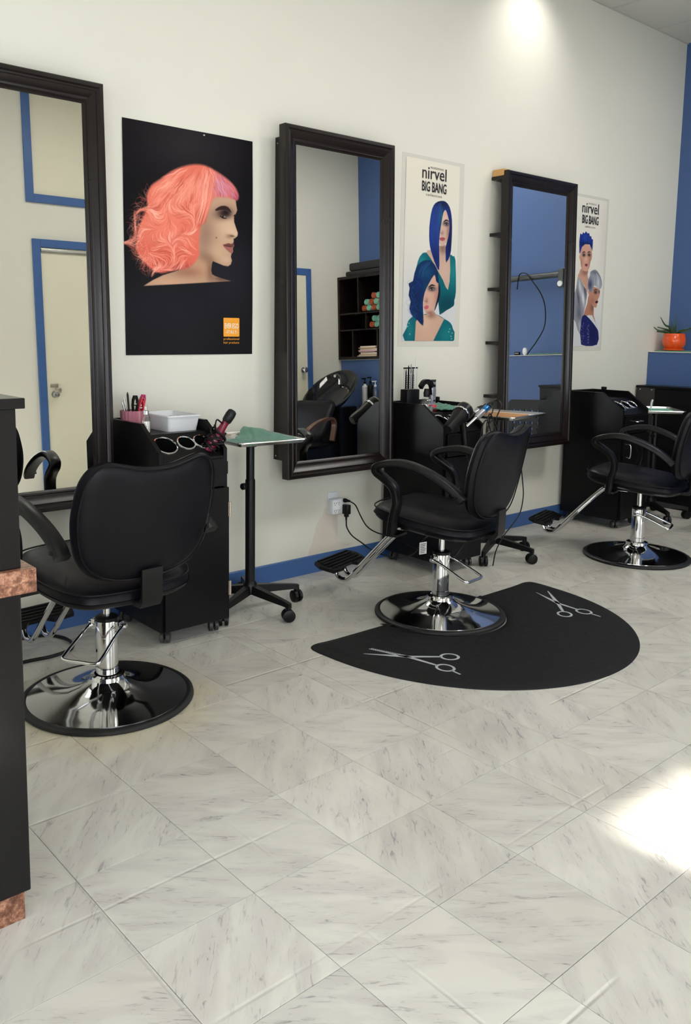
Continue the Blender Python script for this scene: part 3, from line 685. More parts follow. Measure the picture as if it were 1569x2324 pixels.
hA = cv.poly([(490, 597), (545, 606), (588, 665), (610, 760), (618, 900), (612, 1100), (600, 1220), (556, 1310), (549, 1230), (547, 1130), (578, 1010), (590, 880), (570, 770), (545, 702), (520, 735), (502, 830), (480, 980), (474, 1100), (478, 1250), (476, 1396), (440, 1340), (400, 1230), (370, 1120), (361, 980), (370, 830), (394, 690), (432, 622)], (26, 44, 110), .8, 2)
cv.blob((400, 900), 40, 260, (38, 66, 150), .8, clip=hA); cv.blob((490, 780), 18, 130, (24, 112, 116), .9, 8, clip=hA); cv.blob((500, 630), 70, 40, (14, 18, 44), .8, clip=hA); cv.blob((590, 1050), 26, 160, (16, 22, 60), .8, clip=hA); cv.blob((430, 1250), 30, 130, (20, 36, 92), .7, clip=hA)
for k in range(46):
    u = k/46; x = 372+u*110; cv.stroke([(470+u*30, 620), (x+30-20*u, 760), (x, 980), (x+18+60*(1-u), 1230)], pr.uniform(.6, 1.4), pr.choice([(40, 70, 156), (18, 30, 84), (60, 96, 170)]), .4, clip=hA)
dB = cv.poly([(222, 1900), (145, 1958), (125, 2040), (108, 2192), (640, 2194), (634, 2060), (604, 1990), (540, 1948), (440, 1890), (330, 1890)], TEAL, .8, 2)
cB = cv.poly([(330, 1900), (420, 1850), (440, 1890), (535, 1950), (480, 2060), (415, 2192), (213, 2192), (224, 1970), (300, 1890)], (202, 164, 142), .8, 0)
cv.blob((330, 2000), 60, 120, (216, 180, 156), .6, clip=cB); cv.blob((390, 1900), 50, 40, (136, 98, 84), .8, clip=cB); cv.blob((160, 2050), 30, 110, TEALL, .5, clip=dB); cv.blob((560, 2120), 60, 90, TEALL, .5, clip=dB)
for p in [(135, 2025), (588, 2090), (600, 2060), (612, 2140), (625, 2105), (618, 2170), (150, 1990), (160, 2110)]: cv.blob(p, 6, 6, (214, 224, 214), .9)
fb = cv.poly([(420, 1448), (360, 1560), (312, 1680), (304, 1780), (316, 1850), (350, 1902), (382, 1892), (420, 1842), (446, 1762), (470, 1660), (476, 1560), (450, 1490)], (206, 164, 146), .8, 3)
cv.blob((455, 1700), 34, 120, (170, 118, 104), .7, clip=fb); cv.blob((340, 1740), 18, 34, (150, 104, 92), .6, clip=fb); cv.blob((390, 1880), 50, 24, (120, 82, 72), .7, clip=fb)
cv.stroke([(362, 1590), (395, 1566), (432, 1574)], 4.4, (24, 18, 24)); cv.blob((398, 1608), 40, 26, (36, 30, 36), .9, clip=fb); cv.poly([(370, 1616), (392, 1598), (420, 1608), (398, 1624)], (180, 174, 168), .6, 2); cv.blob((396, 1610), 12, 14, (10, 8, 12), 1); cv.stroke([(366, 1614), (392, 1594), (428, 1602)], 2.6, (10, 8, 10)); cv.stroke([(318, 1740), (334, 1752), (352, 1744)], 1.5, (110, 70, 62), .8)
cv.poly([(312, 1812), (340, 1792), (364, 1806), (352, 1832), (322, 1836)], (196, 92, 104), .7, 2)
hB = cv.poly([(360, 1284), (300, 1290), (240, 1338), (202, 1430), (186, 1520), (140, 1545), (152, 1600), (142, 1680), (166, 1750), (152, 1830), (190, 1915), (240, 1955), (302, 2020), (304, 1900), (300, 1760), (318, 1650), (360, 1555), (425, 1446), (444, 1520), (472, 1540), (464, 1420), (430, 1340), (394, 1300)], (16, 40, 84), .9, 2)
cv.poly([(470, 1530), (490, 1600), (486, 1700), (440, 1830), (424, 1850), (452, 1740), (470, 1640)], (16, 24, 46), .8, 2)
cv.blob((330, 1420), 80, 90, (24, 84, 120), .7, clip=hB); cv.blob((250, 1560), 50, 120, (20, 40, 100), .7, clip=hB); cv.blob((330, 1600), 30, 60, (14, 80, 90), .6, clip=hB)
for k in range(70):
    x, y = pr.uniform(160, 320), pr.uniform(1500, 1950); d = pr.choice((-1, 1)); rr = pr.uniform(20, 50)
    cv.stroke([(x, y), (x+d*rr, y+30), (x+d*rr*.4, y+75), (x-d*rr*.5, y+100)], pr.uniform(.6, 1.8), pr.choice([(12, 24, 56), (36, 72, 136), (18, 40, 96), (52, 96, 150)]), .6, clip=np.maximum(hB, .35 if x < 230 else 0))
for k in range(30):
    u = k/30; cv.stroke([(400-40*u, 1300), (330-60*u, 1380), (250-20*u+60*(1-u), 1500)], pr.uniform(.6, 1.4), pr.choice([(44, 100, 150), (14, 30, 70)]), .5, clip=hB)
t = thing('wall_poster', (3.572, WY, 1.2675), 'tall pale poster of two women in teal with blue hair', 'poster', 'hair posters on the white wall')
MB().box(-.03, QW+.045, -.0012, -.0004, -.035, QH+.022).build('tape_film', M_TAPE, t, smooth=False)
cv.sheet('poster_sheet', QW, QH, vcol_mat('satin_print_teal', .35, .06), t, .0008)
headings(cv, t, QW, QH, ((274, 330), (550, 226), (550, 375)), ((272, 475), (550, 402), (550, 522)), ((320, 530), (497, 533), (497, 562)), ((370, 218), (522, 220), (522, 244)))
# --- two women with short hair
cv = Canvas(220, 484, [(26, 103), (528, 212), (-69, 2233), (431, 2237)], (224, 220, 208))
cv.blob((250, 2100), 500, 500, (204, 204, 208), .9); cv.blob((490, 700), 60, 500, (206, 196, 190), .6)
SK = (196, 150, 128)
nk = cv.poly([(175, 1140), (150, 1200), (128, 1252), (180, 1310), (240, 1420), (268, 1480), (278, 1300), (262, 1230), (272, 1150)], SK, .8, 2)
cv.blob((230, 1200), 50, 40, (130, 90, 76), .8, clip=nk)
dv = cv.poly([(128, 1262), (110, 1420), (60, 1560), (40, 1760), (105, 1900), (130, 2000), (182, 2080), (184, 1900), (212, 1780), (262, 1500), (222, 1400), (172, 1300)], (140, 142, 148), .8, 2)
for p, c_, a, rx, ry in (((160, 1400), (216, 216, 220), .9, 16, 110), ((205, 1560), (230, 230, 232), .9, 18, 120), ((140, 1560), (70, 70, 80), .9, 14, 120), ((230, 1440), (60, 58, 66), .9, 12, 90), ((150, 1780), (90, 90, 100), .9, 30, 120), ((165, 1950), (190, 190, 196), .7, 20, 90)): cv.blob(p, rx, ry, c_, a, -18, clip=dv)
fA = cv.poly([(185, 838), (160, 930), (148, 985), (164, 1034), (176, 1128), (232, 1182), (282, 1150), (302, 1052), (320, 1000), (324, 920), (306, 838), (240, 800)], (204, 156, 134), .8, 3)
cv.blob((300, 1040), 26, 90, (160, 110, 94), .7, clip=fA); cv.blob((240, 1010), 14, 34, (222, 178, 156), .7, clip=fA); cv.blob((176, 1060), 22, 70, (160, 112, 98), .6, clip=fA)
for x in (212, 284):
    cv.blob((x, 952), 20, 22, (26, 20, 24), .95, clip=fA); cv.stroke([(x-22, 922), (x, 908), (x+22, 918)], 3.4, (30, 20, 24), 1)
cv.poly([(222, 1090), (245, 1074), (268, 1090), (246, 1116)], (120, 50, 56), .7, 2)
hA = cv.poly([(150, 925), (148, 760), (162, 650), (188, 668), (200, 634), (222, 652), (240, 622), (262, 652), (286, 648), (292, 690), (314, 694), (316, 730), (336, 738), (328, 900), (318, 868), (290, 808), (230, 800), (186, 838), (160, 925)], (22, 40, 120), .8, 0)
cv.blob((230, 700), 70, 60, (36, 66, 160), .8, clip=hA); cv.blob((240, 800), 80, 30, (14, 20, 60), .7, clip=hA)
for k in range(26): cv.stroke([(165+k*6, 800), (160+k*6.6+pr.uniform(-8, 8), 720), (158+k*7+pr.uniform(-12, 12), 650)], 1.2, pr.choice([(50, 84, 180), (14, 24, 80)]), .6, clip=hA)
nb = cv.poly([(290, 1500), (262, 1640), (208, 1802), (240, 1815), (330, 1800), (400, 1980), (350, 1800), (352, 1680)], (176, 122, 98), .8, 2)
cv.blob((330, 1690), 30, 60, (120, 76, 60), .8, clip=nb)
db = cv.poly([(210, 1800), (180, 1880), (180, 2212), (400, 2216), (418, 2050), (392, 1980), (320, 1880), (250, 1806)], (28, 32, 92), .8, 2)
cv.blob((330, 2080), 60, 110, (20, 20, 66), .8, clip=db)
for k in range(60): cv.blob((195+pr.choice((0, 80))+pr.uniform(-12, 22), pr.uniform(1880, 2200)), 3.4, 4, (190, 196, 220), .8)
fB = cv.poly([(340, 1398), (300, 1438), (274, 1462), (288, 1524), (320, 1640), (350, 1682), (386, 1692), (396, 1642), (412, 1612), (406, 1580), (428, 1530), (432, 1450), (402, 1418)], (190, 136, 112), .8, 2)
cv.blob((330, 1600), 40, 60, (150, 98, 80), .6, clip=fB); cv.blob((376, 1476), 20, 24, (24, 18, 22), .95, clip=fB); cv.blob((428, 1470), 12, 22, (30, 22, 24), .9, clip=fB); cv.stroke([(350, 1452), (378, 1436), (404, 1450)], 3, (30, 22, 24), 1)
cv.poly([(370, 1612), (392, 1596), (410, 1608), (398, 1632), (378, 1630)], (76, 20, 36), .7, 2)
hB = cv.poly([(300, 1240), (302, 1190), (370, 1158), (422, 1220), (456, 1300), (464, 1372), (442, 1432), (412, 1420), (362, 1382), (342, 1420), (322, 1482), (274, 1432), (274, 1300)], (150, 152, 160), .8, 2)
cv.blob((300, 1370), 32, 80, (50, 54, 84), .9, clip=hB); cv.blob((410, 1340), 34, 80, (206, 208, 214), .8, clip=hB); cv.blob((370, 1200), 60, 30, (96, 98, 106), .8, clip=hB)
for k in range(30): cv.stroke([(330+k*3, 1200), (350+k*3.4, 1290), (350+k*3.6, 1400)], 1.1, pr.choice([(224, 226, 230), (96, 100, 112), (60, 62, 80)]), .5, clip=hB)
t = thing('wall_poster', (5.193, WY, 1.2335), 'tall pale poster of two short-haired women, half behind the farthest mirror', 'poster', 'hair posters on the white wall')
MB().box(-.03, QW+.03, -.0012, -.0004, -.035, QH+.02).build('tape_film', M_TAPE, t, smooth=False)
cv.sheet('poster_sheet', QW, QH, vcol_mat('satin_print_grey', .35, .06), t, .0008)
headings(cv, t, QW, QH, ((182, 365), (408, 252), (408, 398)), ((182, 512), (404, 424), (404, 545)), ((220, 560), (362, 560), (362, 588)), ((270, 246), (382, 246), (382, 268)))

# ------------------------------------------------------------------ salon mat
MZ = .012
t = thing('salon_floor_mat', (2.955, 2.60, 0), 'black anti-fatigue mat with two silver scissors prints under the middle salon chair', 'mat')
CC = (-.005, -.045)                                            # chair base centre relative to the mat
arc = []
for k in range(49):
    a = math.pi*k/48
    arc.append((.765*math.cos(a)*(1 if True else 0), -.90*math.sin(a)**.86*1.03))
outl = []
# right end, round the half circle to the left end, then the straight edge with the bite for the base
outl += [(.735, .012), (.775, -.03)]
for k in range(1, 40):
    a = math.pi*k/40; outl.append((.775*math.cos(a), -.06-.885*math.sin(a)**.92))
outl += [(-.775, -.03), (-.735, .012), (-.62, .004), (-.34, .0)]
for k in range(0, 15):
    a = R(172+196*k/14); outl.append((CC[0]+.3085*math.cos(a), CC[1]+.3085*math.sin(a)))
outl += [(.34, .0), (.62, .004)]
sm = [(p.x, p.y) for p in cr(outl, 3, True)]
def inset(poly, d):
    n = len(poly); ar = sum(poly[i][0]*poly[(i+1) % n][1]-poly[(i+1) % n][0]*poly[i][1] for i in range(n)); sg = 1 if ar > 0 else -1; out = []
    for i in range(n):
        a, b = Vector(poly[i-1]), Vector(poly[(i+1) % n]); tt = (b-a).normalized(); out.append((poly[i][0]-tt.y*d*sg, poly[i][1]+tt.x*d*sg))
    return out
m = MB(); m.loops([[(x, y, z) for x, y in inset(sm, d)] for d, z in ((0, .0005), (.002, .004), (.012, .0075), (.030, .0105), (.042, MZ))], cap0=False, cap1=False)
for d_, z_ in ((0, .0005), (.042, MZ)):
    pl_ = [Vector((x, y, 0)) for x, y in inset(sm, d_)]; m.add([(v.x, v.y, z_) for v in pl_], [tuple(q) for q in tessellate_polygon([pl_])])
mat_o = m.build('mat_body', mat('mat_foam', (.0085, .0085, .0095), .62, var=.12, vscale=60, bump=.5, bscale=900, spec=.25), t)
def ring2(c, r0, r1, sx=1.0, rot=0, n=28):
    v = []; f = []
    for k in range(n):
        a = 2*math.pi*k/n
        for r_ in (r0, r1):
            x, y = r_*math.cos(a)*sx, r_*math.sin(a); v.append((c[0]+x*math.cos(rot)-y*math.sin(rot), c[1]+x*math.sin(rot)+y*math.cos(rot), 0))
    for k in range(n): f.append((2*k, 2*k+1, (2*k+3) % (2*n), (2*k+2) % (2*n)))
    return v, f
def scissors(piv, tipA, tipB, ringA, ringB, hook, comb, zz):
    m = MB()
    def bar(a, b, w0, w1):
        a, b = Vector(a), Vector(b); n = (b-a).normalized(); n = Vector((-n.y, n.x))
        m.add([(*(a+n*w0), 0), (*(b+n*w1), 0), (*(b-n*w1), 0), (*(a-n*w0), 0)], [(0, 1, 2, 3)])
    bar(piv, tipA, .011, .0022); bar(piv, tipB, .011, .003)
    if comb:
        a, b = Vector(piv), Vector(tipB)
        for k in range(16):
            q = a.lerp(b, .22+.76*k/16); d = (b-a).normalized(); nn = Vector((-d.y, d.x)); s_ = 1 if nn.dot(Vector(comb)) > 0 else -1
            m.add([(*(q), 0), (*(q+d*.0045), 0), (*(q+d*.0045+nn*s_*.013), 0), (*(q+nn*s_*.013), 0)], [(0, 1, 2, 3)])
    for rg in (ringA, ringB):
        d = Vector(rg)-Vector(piv); e = Vector(rg)-d.normalized()*.036; bar(piv, e, .009, .006)
        m.add(*ring2(rg, .026, .036, 1.15, math.atan2(d.y, d.x)))
    d = (Vector(hook)-Vector(ringB)).normalized(); bar(Vector(ringB)+d*.034, hook, .005, .004)
    m.v = [(x, y, zz) for x, y, z in m.v]
    return m.build('scissors_print', M_PRINT, mat_o, smooth=False)
ox, oy = 2.955, 2.60
sub = lambda p: (p[0]-ox, p[1]-oy)
scissors(sub((2.418, 2.257)), sub((2.300, 2.39)), sub((2.355, 2.415)), sub((2.553, 2.150)), sub((2.452, 2.085)), sub((2.448, 2.005)), (.3, .3), MZ+.0006)
scissors(sub((3.50, 2.28)), sub((3.563, 2.45)), sub((3.628, 2.425)), sub((3.385, 2.165)), sub((3.49, 2.13)), sub((3.487, 2.04)), None, MZ+.0009)

# ------------------------------------------------------------------ salon chairs
def cushion(outline, n_s, top, bot, place, power=4.0):
    """outline: closed 2D loop about its centre; place(x, y, h) -> 3D"""
    n = len(outline); cx = sum(p[0] for p in outline)/n; cy = sum(p[1] for p in outline)/n
    ss = [math.sin(math.pi/2*k/n_s) for k in range(1, n_s+1)]
    loops = []
    def ringl(s, h): return [place(cx+(p[0]-cx)*s, cy+(p[1]-cy)*s, h) for p in outline]
    for s_ in ss: loops.append(ringl(s_*.985, bot*(1-s_**power)**(1/2.2)))
    loops.append(ringl(1.0, 0))
    for s_ in reversed(ss): loops.append(ringl(s_*.985, top*(1-s_**power)**(1/2.2)))
    m = MB(); m.loops(loops, cap0=False, cap1=False)
    L = len(m.v); m.v += [place(cx, cy, bot), place(cx, cy, top)]; last = (len(loops)-1)*n
    for k in range(n): m.f.append((L, k, (k+1) % n)); m.f.append((L+1, last+(k+1) % n, last+k))
    return m
BACK_O = [(0, .884), (.07, .889), (.13, .903), (.18, .911), (.225, .897), (.255, .855), (.268, .79), (.272, .72), (.262, .645), (.238, .58), (.19, .532), (.11, .505), (0, .498)]
back_out = [(p.x, p.y) for p in cr(BACK_O+[(-x, z) for x, z in BACK_O[-2:0:-1]], 4, True)]
SEAT_O = [(0, .285), (.12, .282), (.205, .25), (.25, .16), (.268, .05), (.265, -.06), (.245, -.155), (.19, -.22), (.09, -.245), (0, -.25)]
seat_out = [(p.x, p.y) for p in cr(SEAT_O+[(-x, z) for x, z in SEAT_O[-2:0:-1]], 4, True)]
def back_pt(x, z, h):                                           # h > 0 towards the sitter
    return (x, -.246-(z-.5)*.20+.55*x*x+h, z)
def seat_z(x, y): return .462+.115*y
def make_chair(label, lever_dir):
    t = thing('salon_chair', (0, 0, 0), label, 'salon chair', 'hydraulic salon chairs')
    MB().lathe([(.276, .004), (.300, .0), (.306, .006), (.305, .014), (.296, .020), (.282, .019), (.274, .012)], 72).build('base_ring', M_RUB, t)
    MB().lathe([(.283, .010), (.281, .020), (.25, .023), (.19, .030), (.14, .040), (.10, .054), (.072, .068), (.060, .080)], 72, cap0=False).build('base_dish', M_CHROME, t)
    MB().lathe([(.060, .078), (.064, .082), (.060, .092), (.047, .096)], 40, cap0=False, cap1=False).build('collar', M_CHROME, t)
    MB().lathe([(.041, .09), (.041, .118), (.039, .120), (.039, .288), (.037, .300), (.030, .304)], 40).build('column', M_CHROME, t)
    MB().lathe([(.0135, .30), (.0135, .395), (.022, .395), (.022, .412)], 24).build('piston', M_CHROME, t)
    # foot pump lever
    d = Vector((lever_dir[0], lever_dir[1], 0)).normalized(); n = Vector((-d.y, d.x, 0)); P = lambda a, b, z: tuple(d*a+n*b+Vector((0, 0, z)))
    lv = MB().tube(cr([P(-.01, .062, .272), P(.05, .064, .255), P(.155, .070, .213), P(.180, .060, .203), P(.182, 0, .202), P(.180, -.060, .203), P(.155, -.070, .213), P(.05, -.064, .255), P(-.01, -.062, .272)], 5), .0065, 10).build('pump_lever', M_CHROME, t)
    MB().cyl(P(-.01, .074, .272), P(-.01, -.074, .272), .008, 14).build('pivot_pin', M_CHROME, lv)
    for e_ in (.036, -.058):
        br = MB().box(-.022, .012, e_, e_+.022, .255, .290, .003); br.xf(Matrix.Rotation(math.atan2(d.y, d.x), 4, 'Z')); br.build('pump_bracket', M_CHROME, t)
    MB().lathe([(.0405, .292), (.0405, .303), (.034, .307)], 32).build('column_cap', M_PLAS, t)
    # seat
    MB().box(-.13, .13, -.16, .15, .408, .425, .004).build('seat_plate', M_PLAS, t)
    st = cushion(seat_out, 9, .058, -.044, lambda x, y, h: (x, y, seat_z(x, y)+h*(1 if h < 0 else (1-.25*math.exp(-((x/.13)**2+((y+.02)/.13)**2))))), 5).build('seat', M_LEATHER, t, ang=60)
    MB().tube([(x*1.0, y*1.0, seat_z(x, y)+.030) for x, y in [(a*.985, b*.985) for a, b in seat_out]], .0032, 6, True).build('seam', M_LEATHER, st)
    # backrest
    bk = cushion(back_out, 9, .052, -.030, back_pt, 6).build('backrest', M_LEATHER, t, ang=60)
    MB().tube([back_pt(x*.955, .70+(z-.70)*.955, -.024) for x, z in back_out], .0030, 6, True).build('seam', M_LEATHER, bk)
    m = MB(); m.prism([(-.19, .408), (-.274, .406), (-.290, .43), (-.292, .54), (-.282, .54), (-.280, .445), (-.268, .426), (-.19, .426)][::-1], 'x', -.04, .04); m.build('back_bracket', M_PLAS, t)
    # armrests
    A = [(.105, .425), (.094, .50), (.078, .575), (.098, .635), (.150, .672), (.190, .697), (.186, .722), (.120, .743), (.040, .747), (-.055, .722), (-.135, .685), (-.195, .645), (-.232, .612)]
    pr_ = [(.026, .010), (.020, .016), (-.020, .016), (-.026, .010), (-.026, -.010), (-.020, -.015), (.020, -.015), (.026, -.010)]
    for s_ in (-1, 1):
        pts = cr([(s_*(.292+.006*math.sin(i)), y, z) for i, (y, z) in enumerate(A)], 5)
        ar = MB().sweep(pts, pr_, (1, 0, 0)).build('armrest', M_PLAS, t, ang=50)
        MB().box(min(s_*.20, s_*.30), max(s_*.20, s_*.30), .075, .13, .413, .426, .002).build('arm_bracket', M_PLAS, ar)
        MB().lathe([(.007, 0), (.007, .003)], 12, (s_*.3175 - (0 if s_ > 0 else .0), -.212, .630), (s_, 0, 0)).build('bolt', M_PLAS, ar)
    # footrest
    for s_ in (-1, 1):
        MB().tube(cr([(s_*.040, .06, .402), (s_*.040, .175, .400), (s_*.040, .225, .378), (s_*.040, .36, .235), (s_*.040, .475, .105), (s_*.040, .515, .084), (s_*.040, .550, .094), (s_*.040, .572, .135)], 6), .0115, 14).build('footrest_bar', M_CHROME, t)
    fp = bpy.data.objects.new('footplate', None)
    ol = [(-.172, .012), (-.150, -.060), (-.06, -.066), (-.04, -.045), (.04, -.045), (.06, -.066), (.150, -.060), (.172, .012), (.150, .058), (-.150, .058)]
    X = Matrix.Translation((0, .560, .163)) @ Matrix.Rotation(R(12), 4, 'X')
    m = MB(); m.prism(ol, 'z', -.011, .006); m.xf(X); fo = m.build('footplate', M_PLAS, t, smooth=False)
    for k in range(5):
        yy = -.036+.022*k; ww = .145-.006*abs(k-2)
        m = MB().box(-ww, ww, yy-.004, yy+.004, .006, .012, .0015); m.xf(X); m.build('ridge', M_PLAS, fo, smooth=False)
    return t
CH = [((1.308, 2.678), -5, (-.83, -.55), 'black salon chair seen from behind, beside the reception desk'),
      ((2.95, 2.555), -15, (.15, -1), 'black salon chair standing on the scissors mat'),
      ((4.68, 2.53), -15, (.35, -1), 'black salon chair farthest from the reception desk')]
for (x, y), th, ld, lab in CH:
    c_, s_ = math.cos(R(th)), math.sin(R(th))
    loc_d = (ld[0]*c_-ld[1]*s_, ld[0]*s_+ld[1]*c_)               # world lever heading in chair axes (chair turns by -th)
    ch = make_chair(lab, loc_d); ch.location = (x, y, 0); ch.rotation_euler = (0, 0, R(-th))

# ------------------------------------------------------------------ styling stations
def caster_meshes(r, wdt, m_w, m_f):
    w_ = MB()
    for s_ in (-1, 1): w_.lathe([(r*.6, s_*wdt*.5), (r, s_*wdt*.42), (r, s_*wdt*.12), (r*.6, s_*wdt*.10)], 22, (0, 0, r), (0, 1, 0))
    f = MB(); f.lathe([(r*.35, -wdt*.12), (r*.35, wdt*.12)], 14, (0, 0, r), (0, 1, 0)); f.box(-r*.45, r*.45, -wdt*.10, wdt*.10, r, 2.05*r, .002); f.lathe([(r*.4, 2.0*r), (r*.4, 2.35*r)], 14)
    return w_.mesh('wheel', m_w), f.mesh('caster', m_f)
def add_caster(t, ms, x, y, rz, z=0):
    c = link('caster', ms[1], t); c.location = (x, y, z); c.rotation_euler = (0, 0, rz); link('wheel', ms[0], c); return c
ST_C = caster_meshes(.025, .046, mat('grey_caster_rim', srgb(62, 60, 60), .35), M_PLAS)
TR_C = caster_meshes(.029, .048, M_PLAS, M_PLAS)
SW, SD = .332, .44
def station(x, label, hinges, handles):
    """origin at the front corner nearest the viewer"""
    t = thing('styling_station', (x, 2.98, 0), label, 'styling station', 'styling stations on castors')
    prof = [(0, .062), (SD, .062), (SD, .925), (.155, .925), (0, .815)]
    for a in (0, SW-.018): MB().prism(prof, 'x', a, a+.018).build('side_panel', M_LAM, t, smooth=False)
    MB().box(.018, SW-.018, SD-.016, SD-.002, .062, .925).build('back_panel', M_LAM, t, smooth=False)
    MB().box(.018, SW-.018, .0, SD-.016, .062, .08).build('bottom_panel', M_LAM, t, smooth=False)
    MB().box(.018, SW-.018, .135, SD-.016, .862, .878).build('top_shelf', M_LAM, t, smooth=False)
    # sloped holder panel with three round holes
    p0, p1 = Vector((0, .004, .785)), Vector((0, .137, .878)); d = (p1-p0); Ls = d.length; d.normalize(); n = Vector((0, -d.z, d.y))
    holes = [(.075, .088, .047), (.178, .094, .036), (.258, .094, .036)]
    outer = [Vector((.018, 0, 0)), Vector((SW-.018, 0, 0)), Vector((SW-.018, Ls, 0)), Vector((.018, Ls, 0))]
    polys = [outer]+[[Vector((cx+r_*math.cos(-2*math.pi*k/24), cy+r_*math.sin(-2*math.pi*k/24), 0)) for k in range(24)] for cx, cy, r_ in holes]
    flat = [v for q in polys for v in q]; tri = tessellate_polygon(polys)
    m = MB(); to3 = lambda v, h=0: tuple(p0+d*v.y+n*h+Vector((v.x, 0, 0)))
    m.add([to3(v) for v in flat], [tuple(q) for q in tri])
    hp = m.build('holder_panel', M_LAM, t, smooth=False)
    for cx, cy, r_ in holes:
        c = p0+d*cy+Vector((cx, 0, 0))
        MB().lathe([(r_+.007, 0.0), (r_+.006, .004), (r_+.001, .005), (r_-.001, .001), (r_-.001, -.01)], 32, c, n, cap0=False, cap1=False).build('holder_ring', M_CHROME, t)
        MB().lathe([(r_-.0015, -.004), (r_-.004, -.075), (.001, -.076)], 24, c, n, cap0=False).build('holder_cup', M_PLAS, t)
    MB().box(.018, SW-.018, .001, .018, .66, .785, .002).build('upper_rail', M_LAM, t, smooth=False)
    dw = MB().box(.022, SW-.022, -.016, -.001, .655, .775, .002).build('drawer_front', M_LAM, t, smooth=False)
    dr_ = MB().box(.012, SW-.002, -.018, -.001, .066, .648, .002).build('station_door', M_LAM, t, smooth=False)
    if handles:
        MB().tube(cr([(.125, -.016, .735), (.13, -.040, .735), (.20, -.040, .735), (.205, -.016, .735)], 5), .005, 10).build('drawer_handle', M_STEEL, dw)
        MB().tube(cr([(.05, -.018, .58), (.05, -.042, .575), (.05, -.042, .50), (.05, -.018, .495)], 5), .005, 10).build('door_handle', M_STEEL, dr_)
    if hinges:
        for z in (.17, .52):
            hg = MB(); hg.box(SW-.006, SW+.0022, -.020, -.0165, z, z+.062); hg.box(SW+.0002, SW+.0025, -.018, .030, z, z+.062); hg.cyl((SW+.002, -.020, z), (SW+.002, -.020, z+.062), .005, 10); hg.build('hinge', M_BRASS, dr_)
        MB().box(SW, SW+.014, .012, .035, .70, .755, .002).build('side_catch', M_PLAS, t)
    MB().box(SW-.020, SW+.002, .325, .36, .925, .945, .004).build('cord_hook', M_PLAS, t)
    for cx, cy, rz in ((.045, .045, .9), (SW-.045, .045, 1.2), (.045, SD-.05, .3), (SW-.045, SD-.05, 2.0)): add_caster(t, ST_C, cx, cy, rz)
    return t
station(1.700, 'black styling station with the pink cup and white bin', True, False)
station(3.425, 'black styling station crowded with combs, clippers and dryers', False, False)
station(5.222, 'black styling station with empty chrome tool holders', False, True)

# ------------------------------------------------------------------ tray carts
def tray_cart(x, y, ztray, w_, d_, rz, leg_a, label, pole_knob=True, tilt=0):
    t = thing('tray_cart', (x, y, 0), label, 'tray cart', 'rolling instrument tray carts')
    MB().lathe([(.020, .075), (.034, .08), (.034, .125), (.024, .14)], 24).build('hub', M_PLAS, t)
    for k in range(5):
        a = R(leg_a+72*k); c_, s_ = math.cos(a), math.sin(a)
        m = MB(); m.loops([[(r_*c_-w0*s_*u, r_*s_+w0*c_*u, zc+h*v_) for u, v_ in ((-1, -1), (1, -1), (.8, 1), (-.8, 1))] for r_, w0, h, zc in ((.015, .020, .020, .102), (.12, .017, .017, .092), (.235, .013, .012, .080), (.262, .012, .012, .074))])
        lg = m.build('leg', M_PLAS, t, ang=30)
        MB().lathe([(.012, .058), (.012, .085)], 12, (.252*c_, .252*s_, 0)).build('stem', M_PLAS, lg)
        add_caster(t, TR_C, .252*c_, .252*s_, a+R(60+37*k))
    pl = MB().lathe([(.0235, .12), (.0235, .62), (.023, .625), (.0195, .63), (.0195, ztray-.03)], 24).build('pole', M_PLAS, t)
    if pole_knob:
        m = MB(); kd = Vector((-.77, -.2, 0)).normalized(); m.cyl(kd*.018+Vector((0, 0, .60)), kd*.042+Vector((0, 0, .60)), .005, 10); m.build('knob_stem', M_STEEL, pl)
        m = MB(); m.lathe([(.014, .036), (.016, .040), (.016, .056), (.012, .060)], 10, (0, 0, .60), kd); m.build('height_knob', M_PLAS, pl)
    X = Matrix.Translation((0, 0, ztray)) @ Matrix.Rotation(rz, 4, 'Z') @ Matrix.Rotation(tilt, 4, 'X')
    hw, hd = w_/2, d_/2
    lo = [rrect(-hw+.012, hw-.012, -hd+.012, hd-.012, .020, -.018), rrect(-hw+.004, hw-.004, -hd+.004, hd-.004, .026, -.003), rrect(-hw-.004, hw+.004, -hd-.004, hd+.004, .030, -.001),
          rrect(-hw-.006, hw+.006, -hd-.006, hd+.006, .032, -.004), rrect(-hw-.006, hw+.006, -hd-.006, hd+.006, .032, -.006), rrect(-hw+.001, hw-.001, -hd+.001, hd-.001, .028, -.006), rrect(-hw+.010, hw-.010, -hd+.010, hd-.010, .020, -.020)]
    m = MB(); m.loops(lo); m.xf(X); tr = m.build('tray', M_STEEL, t, ang=30)
    m = MB(); m.box(-.05, .05, -.05, .05, -.030, -.0205, .002); m.lathe([(.03, -.05), (.03, -.030)], 16); m.xf(X); m.build('tray_mount', M_PLAS, t)
    return t, X
def cloth(fn, nu, nv, name, m, loc, label, thick=.004, cat='towel'):
    mb = MB().grid(fn, nu, nv); o = mb.build(name, m, ang=80); o.location = loc
    md = o.modifiers.new('thickness', 'SOLIDIFY'); md.thickness = thick; md.offset = 1
    return tag(o, label, cat)
T1 = Vector((2.285, 3.16, .832))
tc1, X1 = tray_cart(T1.x, T1.y, T1.z, .36, .41, R(-4), -82, 'rolling tray cart holding the crumpled green towel and wire')
